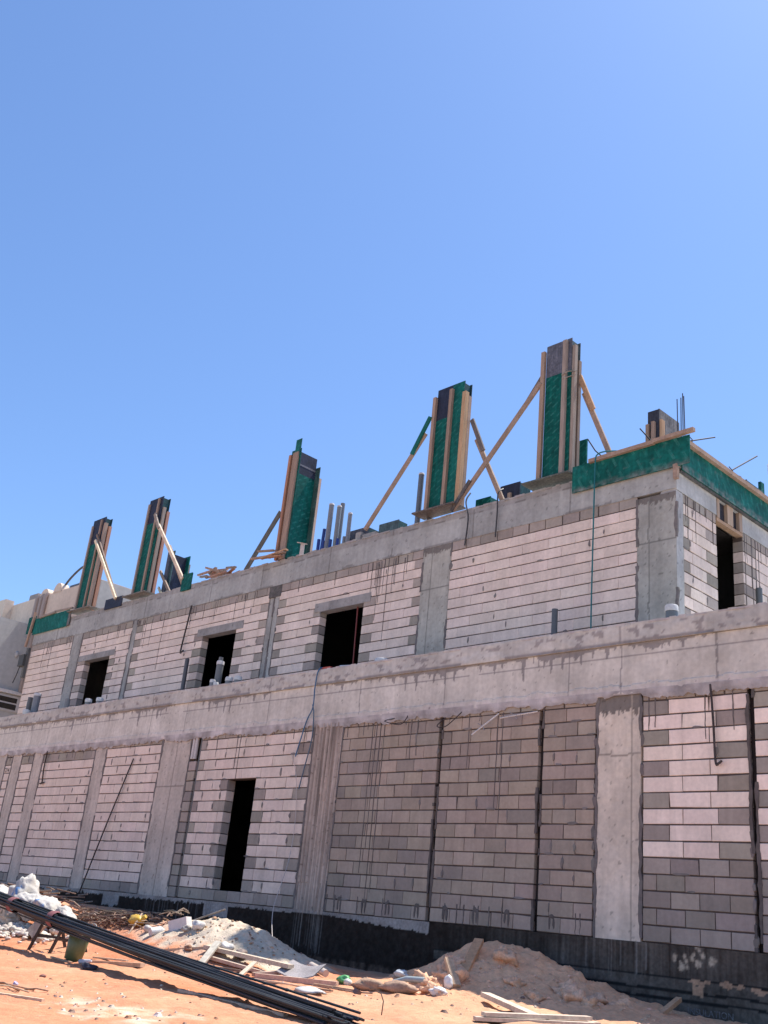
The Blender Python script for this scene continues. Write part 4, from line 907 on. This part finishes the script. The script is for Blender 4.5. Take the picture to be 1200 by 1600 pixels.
# sacks
def sack(label, x, y, z, rad, rot, seed, print_=None):
    mb = MB()
    def cf(p):
        c = (.50, .465, .42)
        if print_ and p.y < -.02 and fbm(p.x * 9 + seed, p.z * 9, 2.) > .02 and abs(p.x - print_[0]) < print_[2] and abs(p.z - print_[1]) < print_[2] * .8: c = (.12, .25, .46)
        k = fbm(p.x * 6, p.y * 6, p.z * 6 + seed); return tuple(q * (1 + .12 * k) for q in c)
    nu, nv = 44, 26; v = []; f = []; cols = []; c0 = Vector((x, y, z)); sp = lambda a, e: math.copysign(abs(a) ** e, a)
    for b in range(nv + 1):
        th = math.pi * b / nv
        for a in range(nu):
            ph = 2 * math.pi * a / nu
            d = Vector((sp(math.sin(th), .75) * sp(math.cos(ph), .6), sp(math.sin(th), .75) * sp(math.sin(ph), .6), sp(math.cos(th), .75)))
            o = Vector((seed * 3.3, seed * 1.9, seed * .7))
            k = 1 + .38 * noise.fractal(d * 1.1 + o, 1., 2., 2) - .20 * abs(noise.fractal(d * 2.6 + o, 1., 2., 3)) + .05 * noise.noise(d * 9 + o)
            v.append(c0 + Vector((d.x * rad[0] * k, d.y * rad[1] * k, d.z * rad[2] * k)))
    vc = [cf(p - c0) for p in v]
    for b in range(nv):
        for a in range(nu):
            a2 = (a + 1) % nu; q = (b * nu + a, (b + 1) * nu + a, (b + 1) * nu + a2, b * nu + a2); f.append(q); cols.append(tuple(vc[t_] for t_ in q))
    mb.add(v, f, cols, True)
    if rot:
        c = Vector((x, y, z)); m_ = Matrix.Rotation(rot, 3, 'Y'); mb.v = [tuple(c + m_ @ (Vector(p) - c)) for p in mb.v]
    return tag(mb.build('cement_sack', M['cloth'], None, (x, y, z - rad[2])), label, 'sack', 'white sacks heaped at the left')
sack('upright crumpled white sack with a blue print, peak of the sack heap', -.70, -3.62, 1.36, (.30, .22, .34), -.25, 3, (.05, .02, .16))
sack('white sack slumped in the middle of the heap', -.22, -3.66, 1.24, (.28, .22, .20), .3, 5)
sack('white sack with blue print at the right of the heap', .30, -3.62, 1.20, (.30, .22, .17), .35, 8, (-.02, .03, .14))
sack('small torn white sack at the right end of the heap', .72, -3.55, 1.14, (.20, .16, .13), .5, 12)
sack('flattened white sack behind the bars at the left end of the heap', -1.35, -3.75, 1.34, (.45, .25, .16), .15, 14)
sack('low white sack in front of the upright one', -.55, -3.95, 1.10, (.30, .18, .14), .2, 17)
t = thing('crate', 'small pale grey plastic crate under the bar bundle at the left', 'crate', (-.55, -3.98, 1.0))
mb = MB(); mb.box(-.85, -.28, -4.10, -3.90, 1.06, 1.22, (.30, .31, .29)); mb.build('body', M['plastic'], t)
mb = MB(); mb.box(-.87, -.26, -4.12, -3.88, 1.21, 1.245, (.45, .46, .44)); mb.build('rim', M['plastic'], t)
mb = MB(); mb.box(-.75, -.38, -4.106, -4.10, 1.10, 1.18, (.12, .13, .12)); mb.build('side_panel', M['plastic'], t)
# plaster rubble
mb = MB(); r = random.Random(31)
for k in range(240):
    x = r.gauss(.15, .75); y = r.gauss(-4.05, .18); s_ = r.uniform(.015, .07)
    if x > 1.75: continue
    mb.lump((x, y, gz(x, y) + s_ * .4 + .04 * r.random()), (s_ * r.uniform(.8, 1.6), s_, s_ * r.uniform(.5, .9)), vary((.55, .48, .42), .2, r), k, .5, 1)
o = mb.build('plaster_rubble', M['stone'], None, (0, -4, 1)); o['kind'] = 'stuff'; tag(o, 'pale plaster rubble spilled below the white sacks', 'rubble')
mb = MB(); q = [(.72, -4.18, .90), (1.22, -4.30, .84), (1.34, -4.22, 1.02), (1.05, -4.1, 1.16), (.80, -4.1, 1.05)]
mb.add(q + [(a, b + .07, c) for a, b, c in q], [(0, 1, 2, 3, 4), (9, 8, 7, 6, 5)] + [(k, 5 + k, 5 + (k + 1) % 5, (k + 1) % 5) for k in range(5)], (.30, .235, .20)); tag(mb.build('broken_slab', M['stone'], None, (1.0, -4.2, .9)), 'broken grey slab propped on the rubble left of the trestle', 'slab')
# rusty wire and sticks
mb = MB(); r = random.Random(41)
for k in range(420):
    x = min(max(r.gauss(1.0, .85), -1.2), 3.0); y = r.gauss(-2.95, .28); z = gz(x, y) + r.uniform(0, .16); a = r.gauss(.1, .7); l = r.uniform(.15, .5); e = r.gauss(0, .12)
    d = Vector((math.cos(a), math.sin(a), e)) * l / 2; c = Vector((x, y, z)); b = Vector((r.uniform(-.04, .04), r.uniform(-.04, .04), r.uniform(.0, .05)))
    mb.tube([c - d, c + b, c + d], r.uniform(.006, .014), vary(r.choice(((.16, .09, .065), (.22, .14, .10), (.12, .075, .06), (.30, .22, .16))), .25, r), 4)
o = mb.build('scrap_wire', M['rust'], None, (1, -2.9, 1.1)); o['kind'] = 'stuff'; tag(o, 'tangled heap of brown sticks and rusty wire by the wall', 'scrap heap')
mb = MB(); r = random.Random(43)
for k in range(120):
    x = r.uniform(-6, -1.6); y = r.gauss(-2.2, .3); z = gz(x, y) + r.uniform(0, .22); a = r.gauss(.1, .6); d = Vector((math.cos(a), math.sin(a), r.gauss(0, .1))) * r.uniform(.1, .35)
    c = Vector((x, y, z)); mb.tube([c - d, c + d], r.uniform(.01, .02), vary((.27, .20, .15), .25, r), 4)
o = mb.build('scrap_wood', M['rust'], None, (-3, -2.2, 1.2)); o['kind'] = 'stuff'; tag(o, 'brown scrap sticks behind the sacks at the far left', 'scrap heap')

def simple(name, label, cat, mat, fn, loc, group=None):
    mb = MB(); fn(mb); return tag(mb.build(name, M[mat], None, loc), label, cat, group)
def rod(label, a, b, rad, col): return simple('loose_rod', label, 'rod', 'rust', lambda mb: mb.tube([a, Vector(a).lerp(Vector(b), .5) + Vector((0, 0, -.01)), b], rad, col, 6), a)
rod('thin grey rod rising to the right behind the yellow jug', (2.62, -2.9, 1.14), (3.30, -2.3, 1.52), .013, (.20, .17, .15))
rod('thin brown rod lying level behind the yellow jug', (1.6, -2.6, 1.18), (3.1, -2.45, 1.26), .012, (.20, .13, .10))
rod('upright stick planted in the sand in front of the scrap heap', (2.66, -3.6, .92), (2.42, -3.2, 1.34), .014, (.45, .33, .24))
t = thing('yellow_jug', 'crushed yellow plastic jug lying beside the scrap heap', 'jug', (2.35, -3.2, 1.2))
mb = MB(); mb.lump((2.32, -3.22, gz(2.3, -3.2) + .075), (.19, .10, .085), (.62, .38, .05), 6, .35, 2); mb.build('body', M['plastic'], t)
mb = MB(); mb.tube([(2.46, -3.22, gz(2.4, -3.2) + .10), (2.54, -3.2, gz(2.4, -3.2) + .16)], [.05, .03], (.66, .42, .06), 10); mb.build('neck', M['plastic'], t)
t = thing('white_block', 'loose white block tilted on the sand heap', 'block', (3.58, -3.3, 1.2))
mb = MB(); c = Vector((3.52, -3.22, gz(3.5, -3.25) + .075)); d = Vector((.88, .30, .28)).normalized(); mb.beam(c - d * .17, c + d * .15, .13, .15, (.68, .62, .60)); mb.build('body', M['block'], t)
simple('plastic_bottle', 'clear round bottle lying left of the loose white block', 'bottle', 'plastic', lambda mb: mb.tube([(3.22, -3.52, 1.11), (3.24, -3.36, 1.14), (3.24, -3.30, 1.15)], [.06, .062, .02], (.55, .55, .55), 12), (3.22, -3.5, 1.14))
simple('plastic_cup', 'small crushed cup between the jug and the round bottle', 'cup', 'plastic', lambda mb: mb.lump((2.95, -3.4, gz(2.95, -3.4) + .05), (.07, .06, .055), (.45, .40, .36), 5, .4, 1), (2.95, -3.4, 1.1))
for k, (x, y, s_, c, lab) in enumerate(((4.02, -3.25, .075, (.62, .58, .54), 'white lump on top of the pale heap beside the loose block'), (3.86, -3.35, .06, (.36, .32, .28), 'grey lump between the loose block and the white lump'), (4.95, -3.42, .075, (.60, .57, .54), 'white stone on the slope of the pale heap'),
        (5.24, -3.38, .085, (.27, .21, .18), 'brown stone on the slope of the pale heap'), (4.5, -3.7, .05, (.30, .16, .10), 'small red brown stone in the sand below the pale heap'))):
    simple('loose_stone', lab, 'stone', 'stone', lambda mb: mb.lump((x, y, gz(x, y) + s_ * .45), (s_ * 1.3, s_, s_ * .8), c, k + 3, .5, 2), (x, y, gz(x, y)))

def plank(label, a, b, wd=.10, th=.035, col=(.46, .34, .24), lift=.02, name='loose_plank'):
    A = Vector((a[0], a[1], (a[2] if len(a) > 2 else gz(a[0], a[1]) + lift))); B = Vector((b[0], b[1], (b[2] if len(b) > 2 else gz(b[0], b[1]) + lift)))
    return simple(name, label, 'plank', 'plank', lambda mb: mb.beam(A, B, wd, th, vary(col, .06)), A)
plank('split timber lying on the orange sand in front of the bars', (4.0, -4.82), (4.72, -4.52), .10, .05, (.50, .36, .25), .03)
plank('thin lath lying by the bucket foot', (3.25, -5.02), (3.7, -4.95), .03, .02, (.45, .30, .2))
plank('broken lath in the shadow below the bars', (3.55, -4.55), (4.15, -4.40), .05, .02, (.60, .47, .34))
plank('long lath pointing at the pale heap', (3.95, -3.92), (4.84, -3.50), .055, .03, (.55, .40, .27), .03)
plank('grey board propped across the laths in front of the pale heap', (5.28, -4.02, gz(5.28, -4.02) + .04), (4.94, -3.55, gz(4.94, -3.55) + .12), .09, .03, (.42, .38, .32))
plank('long thick plank at the foot of the pale heap', (4.78, -3.62, gz(4.78, -3.62) + .06), (6.22, -3.32, .93), .12, .05, (.50, .41, .32))
plank('second long plank lying below the thick one', (5.0, -3.72, gz(5, -3.72) + .02), (5.9, -3.50, gz(5.9, -3.5) + .02), .10, .04, (.47, .36, .28))
plank('short upright lath among the planks', (6.02, -3.95, gz(6.02, -3.95) + .02), (5.84, -3.60, gz(5.84, -3.6) + .15), .06, .02, (.58, .47, .36))
plank('rough plank slanting up to the right among the planks', (5.98, -3.72, gz(5.98, -3.72) + .04), (6.12, -3.18, gz(6.12, -3.18) + .06), .08, .045, (.42, .32, .25))
plank('long pale timber along the bars below the heap', (6.05, -3.72, gz(6.05, -3.72) + .03), (6.98, -3.20, gz(6.98, -3.2) + .03), .10, .06, (.50, .36, .28))
plank('thin lath parallel to the bars', (5.5, -4.15), (7.25, -3.72), .06, .025, (.55, .38, .28))
plank('short lath right of the long pale timber', (7.0, -3.60), (7.42, -3.30), .06, .03, (.44, .30, .20))
plank('thin dark lath on the orange sand beyond the bars', (6.6, -4.05), (7.5, -3.75), .05, .02, (.30, .19, .13))
plank('flat board lying in the sand near the bar ends', (7.0, -5.48), (8.9, -5.58), .06, .03, (.50, .38, .29), .012)
plank('dark twig like scrap in the shade of the planks', (5.35, -4.0), (5.72, -3.72), .05, .03, (.17, .125, .10))
plank('slanting scrap stick beside the grey board', (4.98, -3.85), (5.42, -4.02), .05, .03, (.24, .16, .11))
simple('bent_sheet', 'bent grey sheet metal piece among the planks', 'sheet', 'steel', lambda mb: [mb.add([(6.12 + .075 * k, -3.42 + .10 * (k - 4) / 8, gz(6.4, -3.3) + .10 - .05 * math.sin(k * .4)) for k in range(9)] + [(6.05 + .07 * k, -3.12 + .08 * (k - 4) / 8, gz(6.3, -3.1) + .20 - .05 * math.sin(k * .4)) for k in range(9)] + [(6.12 + .075 * k, -3.42 + .10 * (k - 4) / 8, gz(6.4, -3.3) + .085 - .05 * math.sin(k * .4)) for k in range(9)] + [(6.05 + .07 * k, -3.12 + .08 * (k - 4) / 8, gz(6.3, -3.1) + .185 - .05 * math.sin(k * .4)) for k in range(9)],
       [(k, k + 1, 10 + k, 9 + k) for k in range(8)] + [(18 + k, 27 + k, 28 + k, 19 + k) for k in range(8)] + [(k, 18 + k, 19 + k, k + 1) for k in range(8)] + [(9 + k, 10 + k, 28 + k, 27 + k) for k in range(8)], (.30, .27, .265))], (6.4, -3.3, .9))
simple('pipe_offcut', 'short pale pipe offcut on the shaded slope', 'pipe', 'plastic', lambda mb: mb.tube([(5.80, -2.62, gz(5.8, -2.62) + .06), (6.22, -2.72, gz(6.22, -2.72) + .05)], .045, (.50, .42, .36), 12), (6, -2.7, .9))
simple('green_bottle', 'green round bottle at the edge of the pit', 'bottle', 'plastic', lambda mb: (mb.lump((6.78, -2.92, gz(6.78, -2.92) + .04), (.10, .07, .05), (.10, .36, .13), 4, .5, 2), mb.lump((6.92, -2.98, gz(6.9, -3) + .035), (.055, .05, .045), (.6, .6, .55), 5, .2, 1)), (6.8, -2.9, .82))
simple('plastic_scrap', 'white plastic scrap at the foot of the foundation wall', 'scrap', 'cloth', lambda mb: mb.lump((7.12, -2.25, gz(7.12, -2.25) + .05), (.11, .07, .05), (.50, .52, .54), 9, .5, 2), (7.1, -2.3, .8))
simple('plastic_sheet', 'torn pale plastic sheet on the sand beside the bars', 'sheet', 'cloth', lambda mb: mb.lump((7.45, -4.05, gz(7.45, -4.05) + .02), (.22, .12, .035), (.48, .46, .44), 11, .6, 2), (7.45, -4.0, .74))
simple('tar_board', 'rough brown log like board at the edge of the pit', 'plank', 'stone', lambda mb: (mb.lump((7.28, -2.95, gz(7.28, -2.95) + .06), (.30, .11, .075), (.38, .25, .17), 21, .4, 2), mb.lump((7.78, -2.98, gz(7.78, -2.98) + .05), (.30, .09, .07), (.34, .22, .155), 22, .4, 2)), (7.5, -3, .8))
simple('grey_pipe', 'bent grey blue pipe among the clods', 'pipe', 'plastic', lambda mb: mb.tube([(7.35, -2.62, gz(7.35, -2.62) + .03), (7.58, -2.62, gz(7.58, -2.62) + .08), (7.80, -2.55, gz(7.8, -2.55) + .10)], .035, (.30, .34, .35), 8), (7.5, -2.6, .85))
for k, (x, y, s_, lab) in enumerate(((7.72, -2.45, .15, 'pointed earth clod left of the sunlit clod'), (7.98, -2.62, .12, 'crumbled earth clod at the foot of the clods'), (7.78, -2.05, .21, 'largest sunlit earth clod beside the leaning batten'), (7.52, -1.75, .16, 'earth clod on the shaded crest at the left of the mound'),
        (7.98, -1.28, .15, 'pale squared clod on the crest of the mound'), (9.02, -1.38, .14, 'rounded clod on the right crest of the mound'), (9.28, -1.62, .17, 'large clod low on the right side of the mound'), (9.42, -1.30, .11, 'small clod on the right crest of the mound'),
        (9.06, -2.02, .11, 'clod half sunk in the middle of the mound'), (8.55, -1.75, .10, 'small clod on the shaded face of the mound'), (9.75, -1.35, .12, 'clod near the short orange batten'), (9.62, -1.75, .09, 'pebble like clod low at the right'), (7.92, -2.86, .06, 'tiny clod beside the white paper scrap'), (8.25, -2.75, .05, 'tiny clod in the sunlit sand below the mound'))):
    simple('earth_clod', lab, 'clod', 'stone', lambda mb: mb.lump((x, y, gz(x, y) - s_ * .05), (s_ * 1.1, s_ * .9, s_ * .75), vary((.70, .42, .27), .08), k + 40, .85, 3, 1.5), (x, y, gz(x, y)), 'earth clods on the mound')
simple('paper_cup', 'white cup lying under the leaning batten', 'cup', 'plastic', lambda mb: mb.lump((8.02, -2.36, gz(8.02, -2.36) + .06), (.06, .05, .08), (.66, .66, .66), 7, .3, 2), (8.0, -2.4, .9))
simple('paper_scrap', 'crumpled white paper on the sunlit sand below the batten', 'paper', 'cloth', lambda mb: mb.lump((8.2, -2.72, gz(8.2, -2.72) + .03), (.11, .07, .05), (.66, .64, .62), 8, .6, 2), (8.2, -2.7, .85))
plank('sunlit batten leaning on the big clod', (8.08, -2.28, gz(8.08, -2.28) + .02), (7.80, -2.15, 1.22), .10, .05, (.50, .36, .24), name='leaning_batten')
plank('shaded orange batten stuck upright in the mound', (7.86, -1.95, 1.02), (7.52, -1.25, 1.46), .12, .06, (.46, .26, .145), name='leaning_batten')
plank('weathered board half buried at the sunlit edge of the mound', (8.92, -2.75, gz(8.92, -2.75) + .07), (9.86, -3.05, gz(9.86, -3.05) + .01), .12, .05, (.52, .42, .33))
plank('short orange batten stuck in the mound near the membrane', (10.02, -.95, gz(10.02, -.95) - .02), (9.98, -.45, 1.05), .07, .05, (.45, .27, .16), name='leaning_batten')
for k, (dy, dz, lab) in enumerate(((0, .0, 'front plank of the weathered stack at the lower edge of the mound'), (.16, .0, 'rear plank of the weathered stack at the lower edge of the mound'), (.08, .045, 'top plank of the weathered stack at the lower edge of the mound'))):
    plank(lab, (9.78 + .02 * k, -3.92 + dy, .765 + dz), (10.42 + .05 * (1 - k), -2.92 + dy, .81 + dz), .13, .035, (.50, .41, .33))
simple('hooked_wire', 'thin wire hook rising at the end of the bar bundle', 'wire', 'rust', lambda mb: mb.tube([(9.50, -4.93, .74), (9.50, -4.92, .86), (9.44, -4.9, .92), (9.36, -4.88, .93)], .006, (.12, .08, .06), 5), (9.5, -4.9, .7))
simple('loose_wire', 'curved wire lying on the sand near the pit edge', 'wire', 'rust', lambda mb: mb.tube([(7.2, -3.42, gz(7.2, -3.4) + .06), (7.22, -3.5, gz(7.2, -3.5) + .02), (7.5, -3.4, gz(7.5, -3.4) + .03), (7.7, -3.3, gz(7.7, -3.3) + .02)], .008, (.2, .13, .1), 5), (7.2, -3.4, .8))
simple('old_roller', 'dark round lid on the sand near the pit edge', 'lid', 'plastic', lambda mb: mb.tube([(7.55, -3.42, gz(7.5, -3.4) + .01), (7.56, -3.40, gz(7.5, -3.4) + .06)], .05, (.12, .085, .075), 12), (7.5, -3.4, .8))
# litter on the near sand
simple('plastic_bottle', 'clear bottle lying near the tip of the split timber', 'bottle', 'plastic', lambda mb: mb.tube([(4.02, -5.02, gz(4, -5) + .03), (4.18, -4.98, gz(4.1, -5) + .03), (4.22, -4.97, gz(4.2, -5) + .03)], [.028, .03, .012], (.52, .52, .58), 10), (4.1, -5, .7))
simple('dark_rag', 'crumpled dark blue rag on the orange sand', 'rag', 'cloth', lambda mb: mb.lump((4.83, -5.33, gz(4.83, -5.33) + .03), (.10, .07, .045), (.035, .04, .06), 3, .7, 2), (4.8, -5.3, .67))
simple('purple_cup', 'small pale purple cup on the sand at the far left', 'cup', 'plastic', lambda mb: mb.tube([(6.38, -7.07, gz(6.4, -7.05) + .0), (6.41, -7.05, gz(6.4, -7.05) + .055)], [.020, .026], (.36, .34, .55), 10), (6.4, -7.05, .58))
simple('brown_lid', 'brown flat scrap on the sand left of the dark rag', 'scrap', 'stone', lambda mb: mb.lump((5.48, -6.28, gz(5.48, -6.28) + .01), (.055, .035, .018), (.28, .14, .11), 4, .3, 1), (5.5, -6.3, .6))
plank('thick broken stick on the near sand at the lower left', (6.80, -7.62), (7.45, -7.28), .05, .03, (.62, .45, .32), .01)
for k, (a, b, lab) in enumerate((((6.15, -7.35), (6.62, -6.95), 'twig pointing up at the left edge of the near sand'), ((6.30, -7.3), (6.85, -7.12), 'pale twig lying level at the left edge of the near sand'), ((6.2, -7.25), (6.7, -7.15), 'lower dark twig at the left edge of the near sand'), ((6.55, -7.02), (6.72, -6.85), 'short twig end at the left edge of the near sand'))):
    simple('twig', lab, 'twig', 'rust', lambda mb: mb.tube([(a[0], a[1], gz(*a) + .01), ((a[0] + b[0]) / 2, (a[1] + b[1]) / 2, gz(*a) + .03), (b[0], b[1], gz(*b) + .015)], .009, ((.40, .24, .15), (.62, .44, .28), (.25, .15, .1), (.3, .18, .12))[k], 5), (a[0], a[1], gz(*a)), 'twigs on the near sand')
# scattered small stones and chips
mb = MB(); r = random.Random(61)
for k in range(1100):
    if k < 450: x = r.uniform(-1, 11); y = r.uniform(-7.6, -2.0)
    elif k < 500: x = r.gauss(8.2, .6); y = r.gauss(-7.0, .25)
    elif k < 850: x = r.gauss(4.6, 1.0); y = r.gauss(-3.2, .4)
    else: x = r.gauss(8.7, .9); y = r.gauss(-1.7, .6)
    if y > -.1: continue
    s_ = r.uniform(.006, .022) * (1 if r.random() < .93 else 1.8); c = r.choice(((.30, .17, .10), (.42, .28, .19), (.58, .48, .38), (.22, .15, .12), (.5, .3, .18)))
    if 450 <= k < 500: c = r.choice(((.66, .58, .48), (.6, .5, .4), (.3, .2, .15)))
    if k >= 850: c = (.66, .40, .26)
    mb.lump((x, y, gz(x, y) + s_ * .3), (s_ * 1.3, s_, s_ * .8), vary(c, .2, r), k, .4, 1) if False else mb.add([(x + dx * s_, y + dy * s_, gz(x, y) - .004 + dz * s_) for dx, dy, dz in ((-1.2, -.7, 0), (1.0, -.9, 0), (1.2, .8, 0), (-.9, 1, 0), (-.5, -.3, .9), (.6, -.2, .8), (.3, .5, 1.0))], [(0, 1, 5, 4), (1, 2, 6, 5), (2, 3, 6), (3, 0, 4, 6), (4, 5, 6)], vary(c, .2, r))
o = mb.build('gravel', M['stone'], None, (5, -5, .7)); o['kind'] = 'stuff'; tag(o, 'small stones and chips scattered over the sand', 'gravel')
